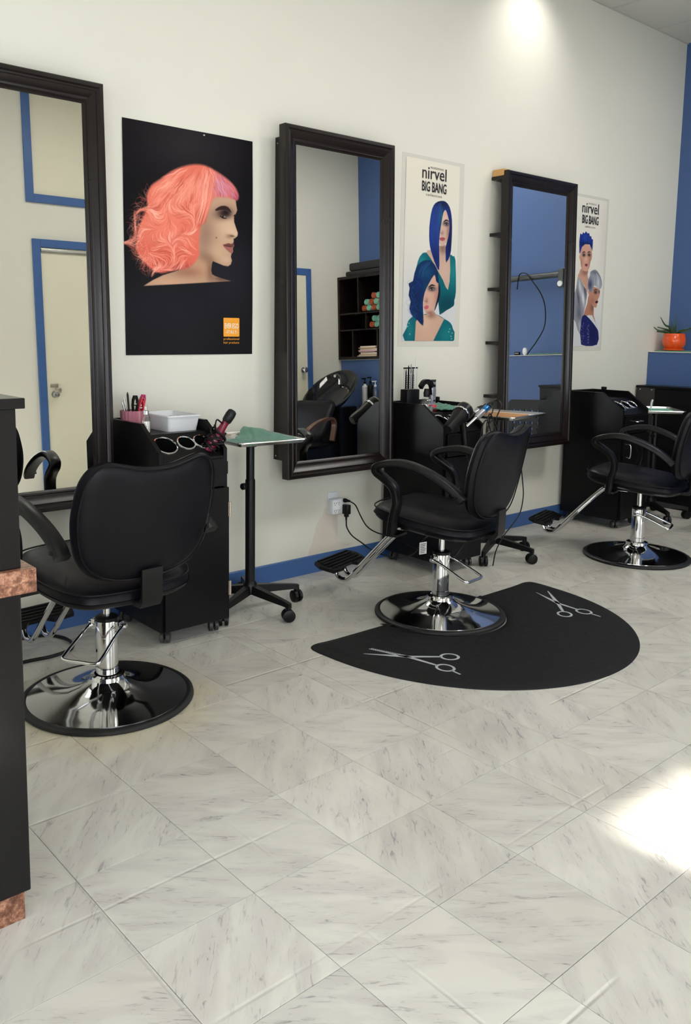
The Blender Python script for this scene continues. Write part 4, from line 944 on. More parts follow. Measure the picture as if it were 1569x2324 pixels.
def tw1(u, v):
    x, y = -.165+.33*u, -.195+(.20+.17*min(1, max(0, (u-.25)*2.2)))*v
    hump = .034*math.exp(-((u-.70-.25*(1-v))/.17)**2)*max(0, min(1, (v-.15)*1.6)) + .022*max(0, u-.6)*v + .006*math.sin(9*u+5*v)*v*u
    return (x+.008*noise2(u*6, v*5), y+.008*noise2(u*5+2, v*6), -.0165+.007+.004*noise2(u*9, v*8, 1)+hump)
o = cloth(tw1, 40, 36, 'hand_towel', M_GREEN, T1, 'crumpled green towel on the tray cart beside the near station'); o.rotation_euler = (0, 0, R(-4))
wr_ = MB(); pp = random.Random(5)
for k in range(5):
    cx, cy = -.075+pp.uniform(-.06, .06), .125+pp.uniform(-.02, .03); a0 = pp.uniform(0, 6); rr = pp.uniform(.02, .032)
    wr_.tube([(cx+rr*1.6*math.cos(a0+i*.5), cy+rr*.6*math.sin(a0+i*.5), -.012+.004*k+.002*math.sin(i)) for i in range(14)], .0013, 6)
wr_.tube([(-.085+.028*math.cos(i*.45), .12+.006*math.sin(i*.9), .022+.030*math.sin(i*.45)) for i in range(15)], .0012, 6)
o = tag(wr_.build('wire_coil', mat('cream_wire', srgb(214, 200, 176), .5)), 'loose coil of pale wire on the tray with the green towel', 'wire'); o.location = T1
T2 = Vector((4.005, 3.07, .858))
tray_cart(T2.x, T2.y, T2.z, .42, .40, R(10), -82, 'rolling tray cart behind the middle salon chair, holding a tan box lid', True)
o = MB().loops([rrect(-.175, .06, -.165, .10, .006, -.0175), rrect(-.175, .06, -.165, .10, .006, -.004)]).build('flat_box', M_TAN, smooth=False); tag(o, 'flat tan cardboard box lying on the middle tray cart', 'box'); o.location = T2; o.rotation_euler = (0, 0, R(10))
text('box_lettering', 'barber', o, -.10, .02, .02, .055, mat('plum_ink', srgb(96, 52, 74), .5, var=0), 0).location = (0, 0, 0)
for v in o.children[0].data.vertices: v.co = (v.co.x, v.co.z, -.0032)
o = MB().loops([rrect(.07, .18, -.16, .16, .004, -.0175), rrect(.07, .18, -.16, .16, .004, -.0135)]).build('paper_pad', M_PAPER, smooth=False); tag(o, 'white paper pad beside the tan box on the middle tray cart', 'paper'); o.location = T2; o.rotation_euler = (0, 0, R(10))
T3 = Vector((5.81, 3.06, .795))
tray_cart(T3.x, T3.y, T3.z, .42, .30, R(42), 20, 'rolling tray cart beyond the farthest station with a mint green mat', True)
o = MB().loops([rrect(-.17, .17, -.115, .115, .01, -.0175), rrect(-.17, .17, -.115, .115, .01, -.0125)]).build('tray_mat', M_MINT, smooth=False); tag(o, 'mint green mat lying on the farthest tray cart', 'mat'); o.location = T3; o.rotation_euler = (0, 0, R(42))
o = MB().tube([(0, 0, -.0135), (.0, -.002, .03), (.006, -.006, .055)], .007, 10).build('white_handle', M_WPLAS); tag(o, 'small white handle standing on the farthest tray cart', 'tool'); o.location = T3 + Vector((.02, .05, .004))

# ------------------------------------------------------------------ things on the near station (shelf top z .878)
SZ = .8785
t = thing('tool_cup', (1.772, 3.330, SZ), 'ribbed pink glass cup of clips and combs on the near station', 'cup')
m = MB(); n = 40
def ribr(r_, k): return r_*(1+.022*(1 if k % 2 else -1))
lo = [[(ribr(r_, k)*math.cos(2*math.pi*k/n), ribr(r_, k)*math.sin(2*math.pi*k/n), z) for k in range(n)] for r_, z in ((.046, 0), (.050, .02), (.053, .055), (.054, .085), (.050, .085), (.048, .055), (.045, .012), (.02, .010))]
m.loops(lo); m.build('glass_cup', M_PINKGL, t, ang=15)
def pen(name, m_, x, y, dx, dy, h, r_, label, cat='comb'):
    a = Vector((1.772+x, 3.330+y, SZ+.014)); b = a+Vector((dx, dy, h))
    o = MB().tube([a-a, (b-a)*.5, (b-a)*.92, b-a], [r_*.7, r_, r_*1.1, r_*.4], 10).build(name, m_); o.location = a; return tag(o, label, cat)
pen('rat_tail_comb', M_STEEL, -.020, .0, -.022, .0, .128, .0028, 'thin steel pin comb leaning out of the pink cup', 'comb')
pen('hair_pick', M_PLAS, -.008, .010, -.006, .01, .150, .0042, 'slim black pick, tallest tool in the pink cup', 'comb')
pen('metal_clip', M_STEEL, -.026, -.01, -.030, .0, .110, .0030, 'bent steel clip on the storefront side of the pink cup', 'hair clip')
def clip(name, m_, x, y, dx, dy, h, label, wd=.019):
    a = Vector((1.772+x, 3.330+y, SZ+.014)); o = thing(name, a, label, 'hair clip')
    P = lambda s_, q, off: Vector((dx, dy, h))*q+Vector((off, 0, 0))
    for s_ in (-1, 1):
        MB().sweep([P(0, q, s_*o_) for q, o_ in ((0, .003), (.4, .006), (.7, .011), (.86, .010), (1.0, .004))], [(wd*.5, .002), (-wd*.5, .002), (-wd*.5, -.002), (wd*.5, -.002)], (0, 1, 0)).build('jaw', m_, o)
    MB().cyl(P(0, .72, -.012), P(0, .72, .012), .004, 10).build('spring', M_STEEL, o)
clip('hair_clip', M_PLAS, .004, -.006, .004, -.004, .136, 'black duckbill hair clip in the pink cup')
clip('hair_clip', M_PLAS, .014, .014, .010, .006, .128, 'black hair clip at the back of the pink cup')
clip('hair_clip', M_RED, .020, -.012, .014, -.006, .112, 'red hair clip in the pink cup')
clip('hair_clip', M_RED, .030, .004, .020, .0, .122, 'red hair clip beside the magenta one')
clip('hair_clip', M_MAG, .030, .018, .036, .004, .136, 'magenta hair clip, tallest of the bright ones')
t = thing('spray_bottle', (1.762, 3.195, SZ), 'small clear spray bottle of pale liquid beside the pink cup', 'bottle')
MB().lathe([(.018, .0), (.0195, .004), (.0195, .066), (.012, .076), (.0105, .078)], 20).build('bottle_body', M_CLEARPL, t)
MB().lathe([(.0172, .003), (.0172, .048)], 20).build('liquid', M_WATER, t)
MB().lathe([(.0125, .078), (.0125, .094), (.009, .096)], 18).build('collar', M_STEEL, t)
MB().lathe([(.008, .096), (.0085, .110), (.006, .118)], 16).build('spray_head', M_CLEARPL, t)
t = thing('storage_bin', (1.922, 3.262, SZ), 'shallow white plastic bin on the near station', 'bin')
m = MB(); m.loops([rrect(-.072, .072, -.105, .105, .012, 0), rrect(-.080, .080, -.118, .118, .014, .064), rrect(-.086, .086, -.124, .124, .016, .064), rrect(-.086, .086, -.124, .124, .016, .070), rrect(-.078, .078, -.116, .116, .013, .070), rrect(-.070, .070, -.103, .103, .011, .004)])
m.build('bin_body', M_WPLAS, t, ang=30)
for k, (x, y, a) in enumerate(((-.03, .02, .4), (.01, .03, 1.2), (.045, -.01, 2.2), (.02, -.03, .1))):
    s_ = thing('hair_scissors', (1.922+x*.8, 3.262+y, SZ+.042+.004*k), ('steel scissors with looped handles lying in the white bin', 'dark haircutting scissors lying in the white bin', 'thinning shears lying in the white bin', 'small scissors lying in the white bin')[k], 'scissors', rz=a)
    m = MB(); m.box(-.004, .004, 0, .055, 0, .003); m.build('blade', M_STEEL, s_, smooth=False)
    m = MB(); m.tube([(.012+.011*math.cos(i*.52), -.025+.015*math.sin(i*.52), .0015) for i in range(12)], .003, 6, True); m.tube([(-.012+.011*math.cos(i*.52), -.025+.015*math.sin(i*.52), .0015) for i in range(12)], .003, 6, True); m.build('handle', M_PLAS, s_)
def liner(): pass
# wine red styling iron in the third holder, cord wound round it
t = thing('styling_iron', (1.962, 3.035, .792), 'wine red styling iron wrapped in its black cord in the near station', 'hair styler')
ax = Vector((.46, -.22, .80)).normalized()
MB().lathe([(.016, -.02), (.022, .01), (.027, .05), (.028, .085), (.022, .105)], 22, (0, 0, 0), ax).build('barrel', M_WINE, t)
MB().lathe([(.021, .104), (.0165, .125), (.0155, .150), (.017, .160)], 22, (0, 0, 0), ax).build('handle', M_WINE, t)
MB().lathe([(.018, .158), (.021, .165), (.022, .195), (.019, .212), (.010, .218)], 22, (0, 0, 0), ax).build('cap', M_PLAS, t)
a = ax.orthogonal().normalized(); b = ax.cross(a)
MB().tube([ax*(.022+.085*i/110+.008*math.sin(i*1.3))+(a*math.cos(i*.55)+b*math.sin(i*.55))*(.033+.007*math.sin(i*.83)) for i in range(120)], .0042, 8).build('cord', M_PLAS, t)
MB().tube(cr([ax*.11+Vector((-.03, -.01, 0)), ax*.14+Vector((-.055, -.02, .012)), ax*.165+Vector((-.055, -.01, .008)), ax*.16+Vector((-.02, 0, -.005)), ax*.158+Vector((.01, 0, 0))], 6), .0034, 8).build('cord_loop', M_PLAS, t)

# ------------------------------------------------------------------ things on the middle station
B = Vector((3.425, 2.98, 0))
t = thing('comb_rack', (3.497, 3.300, SZ), 'black comb rack full of combs on the middle station', 'comb rack')
MB().box(-.05, .05, -.028, .028, 0, .12, .004).build('rack_body', M_PLAS, t)
MB().box(-.055, .055, -.004, .004, .235, .243, .001).build('rack_bar', M_PLAS, t)
for s_ in (-1, 1): MB().box(s_*.05-.002, s_*.05+.002, -.003, .003, .12, .24).build('rack_post', M_CLEARPL, t)
for k, (x, h, w_, mm, lab) in enumerate(((-.040, .235, .010, M_PLAS, 'black tail comb at the mirror end of the comb rack'), (-.020, .255, .012, M_PLAS, 'wide black comb in the comb rack'), (.000, .262, .009, M_SILV, 'silver comb in the middle of the comb rack'), (.016, .245, .008, M_PLAS, 'narrow black comb in the comb rack'), (.034, .29, .005, M_WPLAS, 'thin white comb, tallest in the comb rack'))):
    c = thing('hair_comb', (3.497+x, 3.296, SZ+.122), lab, 'comb', 'combs in the rack')
    m = MB(); m.prism([(-w_*.5, 0), (w_*.5, 0), (w_*.4, h-.14), (0, h-.122), (-w_*.4, h-.14)], 'y', -.0015, .0015); m.build('spine', mm, c, smooth=False)
    m = MB()
    for q in range(8): m.box(w_*.5-.001, w_*.5+.006, -.001, .001, .004+.010*q, .008+.010*q)
    m.build('teeth', mm, c, smooth=False)
t = thing('spray_bottle', (3.520, 3.195, SZ), 'clear spray bottle with a black trigger on the middle station', 'bottle'); t.scale = (1, 1, 1.22)
MB().lathe([(.038, 0), (.041, .004), (.041, .034), (.037, .050), (.022, .064), (.015, .068)], 24).build('bottle_body', M_CLEARPL, t)
MB().lathe([(.038, .003), (.038, .024)], 24).build('liquid', mat('clear_liquid', srgb(150, 165, 158), .05, var=0), t)
MB().lathe([(.016, .068), (.018, .085), (.012, .105)], 18).build('collar', M_PLAS, t)
hd_ = MB().sweep(cr([(-.052, 0, .112), (-.028, 0, .134), (.004, 0, .138), (.030, 0, .128), (.042, 0, .112)], 5), [(.011, .010), (-.011, .010), (-.011, -.011), (.011, -.011)], (0, 1, 0)).build('trigger_head', M_PLAS, t)
MB().sweep(cr([(.020, 0, .124), (.032, 0, .100), (.036, 0, .076)], 5), [(.007, .003), (-.007, .003), (-.007, -.003), (.007, -.003)], (0, 1, 0)).build('trigger', M_PLAS, hd_)
t = thing('hair_clipper', (3.617, 3.240, SZ), 'silver hair clipper standing upright in a red stand', 'clipper')
MB().lathe([(.030, 0), (.031, .006), (.026, .030), (.020, .032)], 22).build('stand', M_RED, t)
m = MB(); m.loops([[(x*wx, y*.016, z) for x, y in ((-1, -.6), (-.6, -1), (.6, -1), (1, -.6), (1, .6), (.6, 1), (-.6, 1), (-1, .6))] for wx, z in ((.016, .030), (.019, .06), (.021, .10), (.019, .140), (.017, .160))]); m.build('clipper_body', M_SILV, t)
m = MB(); m.box(-.017, .017, -.010, .006, .160, .168); m.box(-.017, .017, -.012, -.002, .168, .174); m.build('clipper_blade', M_LAMSHEEN, t, smooth=False)
MB().lathe([(.008, 0), (.007, .003)], 14, (0, -.0155, .140), (0, -1, 0)).build('clipper_switch', M_PLAS, t)
MB().lathe([(.006, 0), (.005, .003)], 14, (0, -.0155, .055), (0, -1, 0)).build('clipper_button', M_PLAS, t)
def tw2(u, v):
    return (-.085+.17*u+.01*noise2(u*5, v*5), -.045+.16*v+.008*noise2(u*6, v*4, 2), .010+.024*math.exp(-((u-.6)/.35)**2)*(.3+.7*v)+.006*noise2(u*8, v*7, 1))
o = cloth(tw2, 30, 24, 'hand_towel', M_GREEN, (3.675, 3.15, SZ), 'small green towel folded on the middle station')
# hair dryer in the first holder
def dryer(loc, label, ax, hx):
    t = thing('hair_dryer', loc, label, 'hair dryer'); t.scale = (1.18,)*3; ax = Vector(ax).normalized(); hx = Vector(hx).normalized()
    MB().lathe([(.022, -.105), (.027, -.085), (.029, -.03), (.036, .0), (.041, .045), (.040, .065)], 28, (0, 0, 0), ax).build('barrel', M_PLAS, t)
    MB().lathe([(.037, .064), (.038, .072), (.030, .078)], 28, (0, 0, 0), ax).build('rear_grille', mat('tan_grille', srgb(150, 136, 112), .5, var=.3, vscale=300), t)
    MB().lathe([(.0415, .02), (.0422, .022), (.0422, .028), (.0415, .03)], 28, (0, 0, 0), ax, False, False).build('chrome_band', M_CHROME, t)
    h = MB().tube([ax*.02, ax*.02+hx*.05, ax*.01+hx*.10, ax*.00+hx*.145], [.016, .015, .014, .012], 14).build('handle', M_PLAS, t)
    MB().tube([ax*.0+hx*.145, hx*.175+ax*-.002], [.006, .004], 10).build('strain_relief', M_PLAS, h)
    return t
dry = dryer((3.520, 2.960, .868), 'black hair dryer hanging in the middle station holder', (.62, .10, .34), (.35, -.02, -1))
def iron(loc, ax, label, body, band, L=.22):
    t = thing('curling_iron', loc, label, 'curling iron'); ax = Vector(ax).normalized()
    MB().lathe([(.011, -.10), (.011, .0), (.014, .002)], 18, (0, 0, 0), ax).build('barrel', M_CHROME, t)
    MB().lathe([(.015, .0), (.018, .02), (.017, .075)], 18, (0, 0, 0), ax).build('handle', body, t)
    MB().lathe([(.0175, .075), (.019, .08), (.019, .115), (.0175, .12)], 18, (0, 0, 0), ax).build('handle_band', band, t)
    MB().lathe([(.018, .12), (.019, .135), (.012, .165), (.007, .17), (.006, L)], 18, (0, 0, 0), ax).build('cord_end', M_PLAS, t)
    return t
i1 = iron((3.735, 3.015, .845), (.80, .05, .42), 'curling iron with a blue banded handle in the middle station', M_SILV, M_BLUEPL, .215)
i2 = iron((3.69, 3.05, .835), (.86, .05, .36), 'curling iron with a plain black handle behind the blue banded one', M_PLAS, M_SILV, .20)
def cord(par, pts, r_, name='cord'):
    o = MB().tube(cr([Vector(p)-par.location for p in pts], 7), r_, 8).build(name, M_PLAS, par); return o
cord(i1, [(3.912, 3.025, .936), (3.905, 2.99, .935), (3.84, 2.925, .915), (3.795, 2.92, .85), (3.765, 2.915, .74), (3.735, 2.91, .65), (3.705, 2.915, .72), (3.715, 2.92, .83), (3.745, 2.925, .875), (3.785, 2.92, .80), (3.78, 2.905, .68), (3.745, 2.90, .60), (3.70, 2.905, .66), (3.70, 2.91, .78), (3.755, 2.915, .84), (3.80, 2.91, .76), (3.79, 2.905, .60), (3.765, 2.91, .40), (3.77, 2.90, .15)], .0036)
cord(i2, [(3.862, 3.06, .905), (3.86, 3.03, .915), (3.80, 2.95, .90), (3.75, 2.935, .83), (3.725, 2.93, .71), (3.70, 2.925, .64), (3.675, 2.93, .70), (3.69, 2.935, .80), (3.73, 2.935, .84), (3.765, 2.932, .76), (3.755, 2.925, .62), (3.735, 2.925, .45), (3.745, 2.92, .2)], .0036)
dry.scale = (1.18,)*3
MB().tube(cr([(.050, -.012, -.155), (.055, -.012, -.19), (.075, -.015, -.24), (.08, -.015, -.32), (.065, -.012, -.42), (.08, -.012, -.58)], 7), .003, 8).build('cord', M_PLAS, dry)

# ------------------------------------------------------------------ outlet, adapter and cords
t = thing('wall_outlet', (3.055, WY, .372), 'white wall outlet plate beneath the middle mirror', 'outlet')
MB().box(-.037, .037, -.006, 0, -.060, .064, .002).build('cover_plate', M_WPLAS, t)
t = thing('outlet_adapter', (3.062, WY-.0062, .361), 'white six-socket adapter plugged into the wall outlet', 'outlet adapter')
MB().box(-.045, .045, -.042, 0, -.044, .042, .008).build('adapter_body', M_WPLAS, t)
for i in range(2):
    for j in range(2):
        s_ = bpy.data.objects.new('socket', None)
        cx, cz = -.026+.026*i, -.024+.042*j
        m = MB()
        for q in ((-.006, .002), (.006, .002)): m.box(cx+q[0]-.0012, cx+q[0]+.0012, -.0425, -.0418, cz+q[1]-.004, cz+q[1]+.005)
        m.lathe([(.0024, 0), (.0024, .0006)], 10, (cx, -.0424, cz-.008), (0, 1, 0)); m.build('socket_slot', M_INK, t, smooth=False)
pg = thing('power_plug', (3.102, WY-.0485, .350), 'bulky black plug in the lower socket of the adapter with a sagging cord', 'plug')
o = MB().box(-.016, .016, -.038, 0, -.034, .020, .004); o.box(-.010, .010, -.030, -.008, -.050, -.034, .003); o.lathe([(.006, 0), (.004, .022)], 12, (0, -.018, -.050), (0, 0, -1)); o.build('plug_body', M_PLAS, pg)
cord(pg, [(3.102, 3.383, .277), (3.105, 3.38, .24), (3.14, 3.375, .19), (3.21, 3.37, .14), (3.27, 3.33, .09), (3.29, 3.18, .08), (3.24, 3.0, .15), (3.225, 2.93, .235), (3.30, 2.92, .27), (3.45, 2.93, .30)], .0038)
pg = thing('power_plug', (3.098, WY-.0485, .392), 'slim black plug in the upper socket of the adapter with a sagging cord', 'plug')
MB().lathe([(.011, 0), (.012, .012), (.008, .022), (.005, .04)], 14, (0, 0, 0), (.35, -1, -.05)).build('plug_body', M_PLAS, pg)
cord(pg, [(3.112, 3.362, .388), (3.14, 3.35, .365), (3.18, 3.35, .30), (3.23, 3.35, .235), (3.30, 3.34, .19), (3.36, 3.25, .165), (3.385, 3.05, .12), (3.375, 2.94, .11), (3.45, 2.90, .12), (3.52, 2.915, .15), (3.60, 2.93, .20)], .0036)
t = thing('care_tag', (3.222, 2.918, .200), 'white printed tag hanging on a cord beneath the middle salon chair', 'tag', rz=R(-8))
m = MB(); m.box(-.024, .024, -.0006, .0006, -.032, .032); m.build('paper', M_PAPER, t, smooth=False)
for k in range(6): MB().box(-.018, .018-.004*(k % 3), -.0012, -.0007, .020-.009*k, .0235-.009*k).build('print_line', M_GREYINK, t, smooth=False)
tag(MB().tube(cr([(3.95, 2.90, .82), (3.965, 2.88, .65), (3.985, 2.865, .48), (3.99, 2.86, .39), (3.965, 2.86, .30), (3.91, 2.87, .235), (3.85, 2.88, .18), (3.80, 2.89, .10), (3.79, 2.90, .012)], 8), .0034, 8).build('floor_cable', M_PLAS), 'thin black cable trailing to the floor behind the middle salon chair', 'cable')
tag(MB().tube(cr([(.98, 3.10, .0075), (1.10, 3.16, .0075), (1.20, 3.165, .0075), (1.30, 3.155, .0075), (1.39, 3.18, .0075), (1.425, 3.25, .0075), (1.42, 3.33, .0075), (1.37, 3.40, .0075), (1.28, 3.42, .0075), (1.15, 3.42, .0075)], 8), .007, 10).build('floor_cable', M_PLAS), 'thick black cable looped on the floor behind the nearest chair', 'cable')

# ------------------------------------------------------------------ corner: potted aloe, black cabinet
o = tag(MB().loops([rrect(-.10, .10, -.22, .09, .01, 0), rrect(-.10, .10, -.22, .09, .01, .006)]).build('plant_mat', M_GREEN, smooth=False), 'thin green cloth under the orange pot', 'cloth'); o.location = (6.50, 3.33, 1.1915)
t = thing('potted_aloe', (6.505, 3.315, 1.198), 'small aloe plant in a glazed orange pot on the blue ledge', 'potted plant')
MB().lathe([(.066, 0), (.078, .004), (.080, .016), (.072, .017)], 40).build('saucer', M_ORANGE, t)
m = MB(); n = 72; lo = []
for i, (r_, z) in enumerate(((.060, .016), (.072, .03), (.082, .05), (.086, .075), (.085, .095), (.080, .112), (.081, .114), (.080, .130), (.076, .134), (.072, .130), (.068, .118))):
    lo.append([((r_+(.0022*(1 if ((k+(i*2 if (k//9) % 2 else -i*2)) % 9) < 3 else 0) if 1 <= i <= 4 else 0))*math.cos(2*math.pi*k/n), (r_+(.0022*(1 if ((k+(i*2 if (k//9) % 2 else -i*2)) % 9) < 3 else 0) if 1 <= i <= 4 else 0))*math.sin(2*math.pi*k/n), z) for k in range(n)])
m.loops(lo, cap1=False); m.build('pot', M_ORANGE, t, ang=25)
MB().lathe([(.069, .118), (.02, .124)], 24).build('soil', M_SOIL, t)
lf = [((-.02, .14, .15), (-.05, .20, .15), .010), ((-.10, .03, .20), (-.16, .04, .26), .011), ((-.01, .08, .17), (-.02, .21, .20), .009), ((.02, -.10, .17), (.03, -.22, .23), .011), ((.05, .02, .20), (.07, .04, .29), .010),
      ((-.05, -.09, .15), (-.10, -.20, .15), .009), ((.04, .09, .16), (.05, .17, .15), .009), ((-.02, .0, .18), (-.03, .02, .23), .010), ((-.06, .11, .16), (-.08, .16, .21), .008), ((.01, -.06, .16), (.02, -.12, .17), .009)]
for (mx, my, mz), (ex, ey, ez), w_ in lf:
    pts = cr([(mx*.12, my*.12, .12), (mx*.5, my*.5, .12+(mz-.12)*.75), (mx, my, mz), (ex, ey, ez)], 6); k = len(pts)
    MB().tube(pts, [w_*(1-(i/(k-1))**1.5)*.9+.0015 for i in range(k)], 8).build('leaf', M_LEAF, t)
t = thing('low_cabinet', (6.20, 2.30, 0), 'plain black cabinet in front of the blue ledge', 'cabinet')
MB().box(.012, .160, 0, 1.13, 0.0, .912).build('cabinet_body', M_LAM, t, smooth=False)
MB().box(-.002, .163, -.005, 1.14, .912, .930, .002).build('cabinet_top', M_LAM, t, smooth=False)
MB().box(0, .012, .985, 1.135, .0, .912, .001).build('end_panel', M_LAMSHEEN, t, smooth=False)  # gloss on this end put into the colour as a lighter laminate
MB().box(.002, .012, .02, .98, .05, .905, .001).build('cabinet_door', M_LAM, t, smooth=False)
for y in (1.01, 1.105): MB().lathe([(.005, 0), (.004, .0015)], 10, (0, y, .90), (-1, 0, 0)).build('screw', M_SCREW, t)

# ------------------------------------------------------------------ the wash corner and ledge seen in the mirrors
t = thing('cube_shelf', (6.325, OY+.004, 1.1915), 'dark cubby shelf of rolled towels and magazines in the middle mirror', 'shelf')
SD2, SWd, SH = .335, .86, .905
def board(y0, y1, z0, z1): MB().box(0, SD2, y0, y1, z0, z1).build('shelf_board', M_FRAME, t, smooth=False)
board(0, SWd, 0, .03); board(0, SWd, SH-.03, SH); board(0, .03, .03, SH-.03); board(SWd-.03, SWd, .03, SH-.03)
board(.03, SWd-.03, .490, .506); board(.03, SWd-.03, .312, .328)
board(.320, .336, .506, SH-.03); board(.440, .456, .328, .490); board(.225, .241, .03, .312); board(.61, .626, .03, .312)
MB().box(SD2-.006, SD2-.0005, .03, SWd-.03, .03, SH-.03).build('back_panel', M_FRAME, t, smooth=False)
def roll(y, z, m_, lab):
    o = MB(); R0 = .036
    pts = [(R0*(1-.85*i/40)*math.cos(i*.42), R0*(1-.85*i/40)*math.sin(i*.42)) for i in range(41)]
    n = len(pts); v = [(0, a, b) for a, b in pts]+[(.22, a, b) for a, b in pts]
    o.add(v, [(i, i+1, n+i+1, n+i) for i in range(n-1)]); ob = o.build('rolled_towel', m_); ob.location = (6.36, y, z)
    md = ob.modifiers.new('thickness', 'SOLIDIFY'); md.thickness = .005
    tag(ob, lab, 'towel', 'rolled towels in the cubby shelf')
yy0 = OY+.34+.045; zz = 1.1915+.506+.039
names = {0: 'mint', 1: 'terracotta'}
lay = [(0, [(1, 0), (0, 1), (1, 2), (0, 3), (1, 4)], 0), (1, [(0, .5), (1, 1.5), (0, 2.5), (1, 3.5)], 1), (2, [(1, 2.0), (0, 3.0)], 2)]
pos = ('bottom', 'second', 'top'); nth = ('first', 'second', 'third', 'fourth', 'fifth')
for row, items, _ in lay:
    for k, (c_, q) in enumerate(items): roll(yy0+q*.074, zz+row*.064, (M_MINT, M_TERRA)[c_], '%s rolled %s towel, %s row of the upper cubby' % (nth[k], names[c_], pos[row]))
zz = 1.1915+.328+.039; yy0 = OY+.456+.045
for k, (c_, q, r_) in enumerate(((1, 0, 0), (0, 1, 0), (1, 2, 0), (0, .5, 1), (0, 1.5, 1))): roll(yy0+q*.076, zz+r_*.064, (M_MINT, M_TERRA)[c_], '%s rolled %s towel, %s row of the small cubby' % (nth[k], names[c_], pos[r_]))
zz = 1.1915+.0305
for k in range(8):
    h = .011+.003*(k % 3); w_ = .30-.02*(k % 4)
    o = MB().box(0, .20, -w_/2, w_/2, 0, h, .001).build('magazine', M_MAGZ[k % 5], smooth=False); o.location = (6.37+.004*(k % 3), OY+.425+.012*((k*7) % 3-1), zz); zz += h+.0004
    tag(o, '%s magazine from the bottom of the stack in the cubby shelf' % ('first', 'second', 'third', 'fourth', 'fifth', 'sixth', 'seventh', 'topmost')[k], 'magazine', 'stacked magazines in the cubby shelf')
for k, (y0, y1, h, lab) in enumerate(((.10, .80, .055, 'flat black cushion on top of the cubby shelf'), (.16, .76, .085, 'thick black cushion, uppermost on the cubby shelf'))):
    o = MB().box(.03, .32, y0, y1, 0, h, .018).build('seat_cushion', M_CUSH); o.location = (6.325, OY, 1.1915+SH+.0005+(.0555 if k else 0)); tag(o, lab, 'cushion')
# shampoo chair and bowl
t = thing('shampoo_unit', (5.84, -.02, 0), 'black shampoo chair with a tilted wash bowl seen in the middle mirror', 'shampoo chair', rz=R(-20))
def bowl(s, h, zo): return [( -.02+(.36*s)*math.cos(a), (.27*s)*math.sin(a), h+.22*(.36*s)*math.cos(a)/.36) for a in [2*math.pi*k/40 for k in range(40)]]
m = MB(); m.loops([bowl(.30, .70, 0), bowl(.62, .74, 0), bowl(.90, .81, 0), bowl(1.0, .85, 0), bowl(1.0, .862, 0), bowl(.93, .862, 0), bowl(.80, .80, 0), bowl(.5, .755, 0), bowl(.1, .75, 0)]); m.build('wash_bowl', mat('black_ceramic', (.01, .01, .011), .08, var=0), t)
MB().sweep(cr([(-.34, -.13, .72), (-.36, -.07, .70), (-.365, 0, .695), (-.36, .07, .70), (-.34, .13, .72)], 5), [(.03, .02), (-.03, .02), (-.03, -.02), (.03, -.02)], (0, 0, 1)).build('neck_rest', M_RUB, t)
MB().tube(cr([(.20, 0, .93), (.20, 0, 1.00), (.16, 0, 1.03), (.10, 0, 1.02)], 5), .014, 12).build('faucet', M_CHROME, t)
MB().box(-.10, .30, -.16, .16, 0, .70, .02).build('pedestal', M_LAM, t)
m = cushion([(p[0], p[1]) for p in rrect(-.26, .26, 0, .52, .10, 0)], 7, .06, -.04, lambda x, y, h: (-.62+.42*y/.52*.7-h*.85, x, .40+y*.62/.52*.62+h*.3), 6); m.build('backrest', M_LEATHER, t, ang=60)
m = cushion([(p[0], p[1]) for p in rrect(-1.10, -.56, -.26, .26, .08, 0)], 7, .06, -.05, lambda x, y, h: (x, y, .40+h), 6); m.build('seat', M_LEATHER, t, ang=60)
MB().box(-1.0, -.25, -.20, .20, .0, .34, .02).build('chair_base', M_LAM, t)
for s_ in (-1, 1):
    MB().sweep(cr([(-.55, s_*.31, .40), (-.50, s_*.31, .56), (-.58, s_*.31, .62), (-.80, s_*.31, .60), (-1.0, s_*.31, .54), (-1.04, s_*.31, .48), (-1.0, s_*.31, .40)], 6), [(.024, .014), (-.024, .014), (-.024, -.014), (.024, -.014)], (0, 1, 0)).build('armrest', M_BRNWOOD, t, ang=50)
for k, (y, h, m_, mc, lab) in enumerate(((.0, .23, M_WPLAS, M_PLAS, 'white pump bottle beside the wash bowl'), (.085, .24, M_PLAS, M_PLAS, 'black pump bottle beside the white one'), (.16, .20, M_CLEARPL, M_WPLAS, 'clear pump bottle at the end of the bowl'))):
    o = thing('pump_bottle', (6.28, y+.04, .700), lab, 'bottle')
    MB().lathe([(.030, 0), (.032, .004), (.032, h*.86), (.012, h*.95), (.012, h)], 22).build('bottle_body', m_, o)
    pm = MB().lathe([(.013, h), (.013, h+.02), (.005, h+.022), (.005, h+.05)], 14).build('pump', mc, o)
    MB().box(-.045, .012, -.008, .008, h+.048, h+.062, .003).build('nozzle', mc, pm)
t = tag(MB().box(-.05, .05, -.13, .13, 0, .699, .01).build('bottle_stand', M_LAM), 'slim black stand carrying the pump bottles', 'stand'); t.location = (6.28, .12, 0)
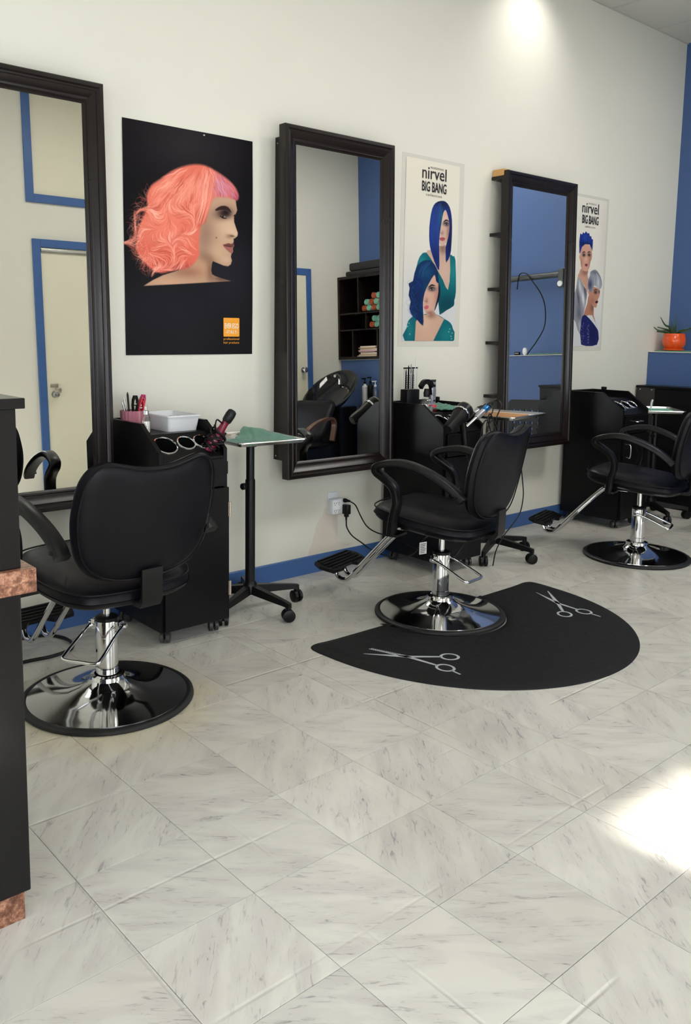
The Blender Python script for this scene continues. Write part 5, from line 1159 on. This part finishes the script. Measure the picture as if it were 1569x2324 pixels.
# perforated chair
t = thing('perforated_chair', (5.98, 2.36, 0), 'black plastic chair with a perforated back, seen in the farthest mirror', 'chair')
Xp = Matrix.Rotation(R(6), 4, 'Y')
hs = [(y, z) for z in (.52, .57, .62, .67, .72) for y in (-.15, -.09, -.03, .03, .09, .15)]
polys = [[Vector((p[0], p[1], 0)) for p in rrect(-.21, .21, .46, .815, .05, 0)]]+[[Vector((y+.013*math.cos(-2*math.pi*k/12), z+.013*math.sin(-2*math.pi*k/12), 0)) for k in range(12)] for y, z in hs]
flat = [v for q in polys for v in q]; m = MB(); m.add([(.0, v.x, v.y) for v in flat], [tuple(q) for q in tessellate_polygon(polys)])
o = m.build('backrest', M_PLAS, t, smooth=False); md = o.modifiers.new('thickness', 'SOLIDIFY'); md.thickness = .012
MB().box(-.42, .0, -.21, .21, .425, .445, .009).build('seat', M_PLAS, t)
for x, y in ((-.38, -.18), (-.38, .18), (-.02, -.18), (-.02, .18)): MB().cyl((x, y, .425), (x*1.04, y*1.05, 0), .012, 12).build('leg', M_PLAS, t)
# rail, cable and small things on the ledge
t = thing('wall_rail', (6.60, 1.95, 1.90), 'grey tube rail on the blue wall, seen in the farthest mirror', 'rail')
MB().cyl((0, -.40, 0), (0, .30, 0), .027, 20).build('tube', M_GREYPIPE, t)
MB().box(-.035, .067, .28, .34, -.12, .045, .01).build('bracket', M_GREYPIPE, t)
MB().lathe([(.026, 0), (.024, .012)], 18, (-.035, .31, -.085), (-1, 0, 0)).build('end_cap', M_WPLAS, t)
MB().box(.03, .067, -.36, -.30, -.03, .03, .004).build('bracket', M_GREYPIPE, t)
tag(MB().tube(cr([(6.565, 1.80, 1.80), (6.56, 1.83, 1.93), (6.565, 1.90, 1.935), (6.565, 1.95, 1.88), (6.57, 2.05, 1.75), (6.57, 2.10, 1.62), (6.565, 2.10, 1.45), (6.55, 2.03, 1.32), (6.50, 1.98, 1.22), (6.47, 1.985, 1.197)], 8), .005, 8).build('rail_cable', M_PLAS), 'black cable drooping from the wall rail to the ledge', 'cable')
t = thing('desk_clock', (6.45, 1.96, 1.1915), 'round white dial on the blue ledge in the farthest mirror', 'clock', rz=R(-60))
MB().lathe([(.030, 0), (.034, .003), (.034, .016), (.028, .018)], 28, (0, 0, .034), (0, 1, 0)).build('clock_case', M_WPLAS, t)
MB().box(-.001, .001, .0182, .0192, .034, .056).build('clock_hand', M_INK, t)
t = thing('remote_control', (6.45, 1.89, 1.1915), 'small black remote box on the blue ledge', 'remote'); MB().box(-.012, .012, -.026, .026, 0, .032, .003).build('remote_body', M_PLAS, t)
for k in range(3): MB().box(-.0128, -.0118, -.018+.014*k, -.010+.014*k, .016, .022).build('remote_button', M_WPLAS, t, smooth=False)
o = cloth(lambda u, v: (-.08+.16*u, -.15+.30*v, .006+.006*noise2(u*6, v*9)), 14, 24, 'ledge_towel', M_GREEN, (6.47, 2.20, 1.194), 'green towel folded on the blue ledge')
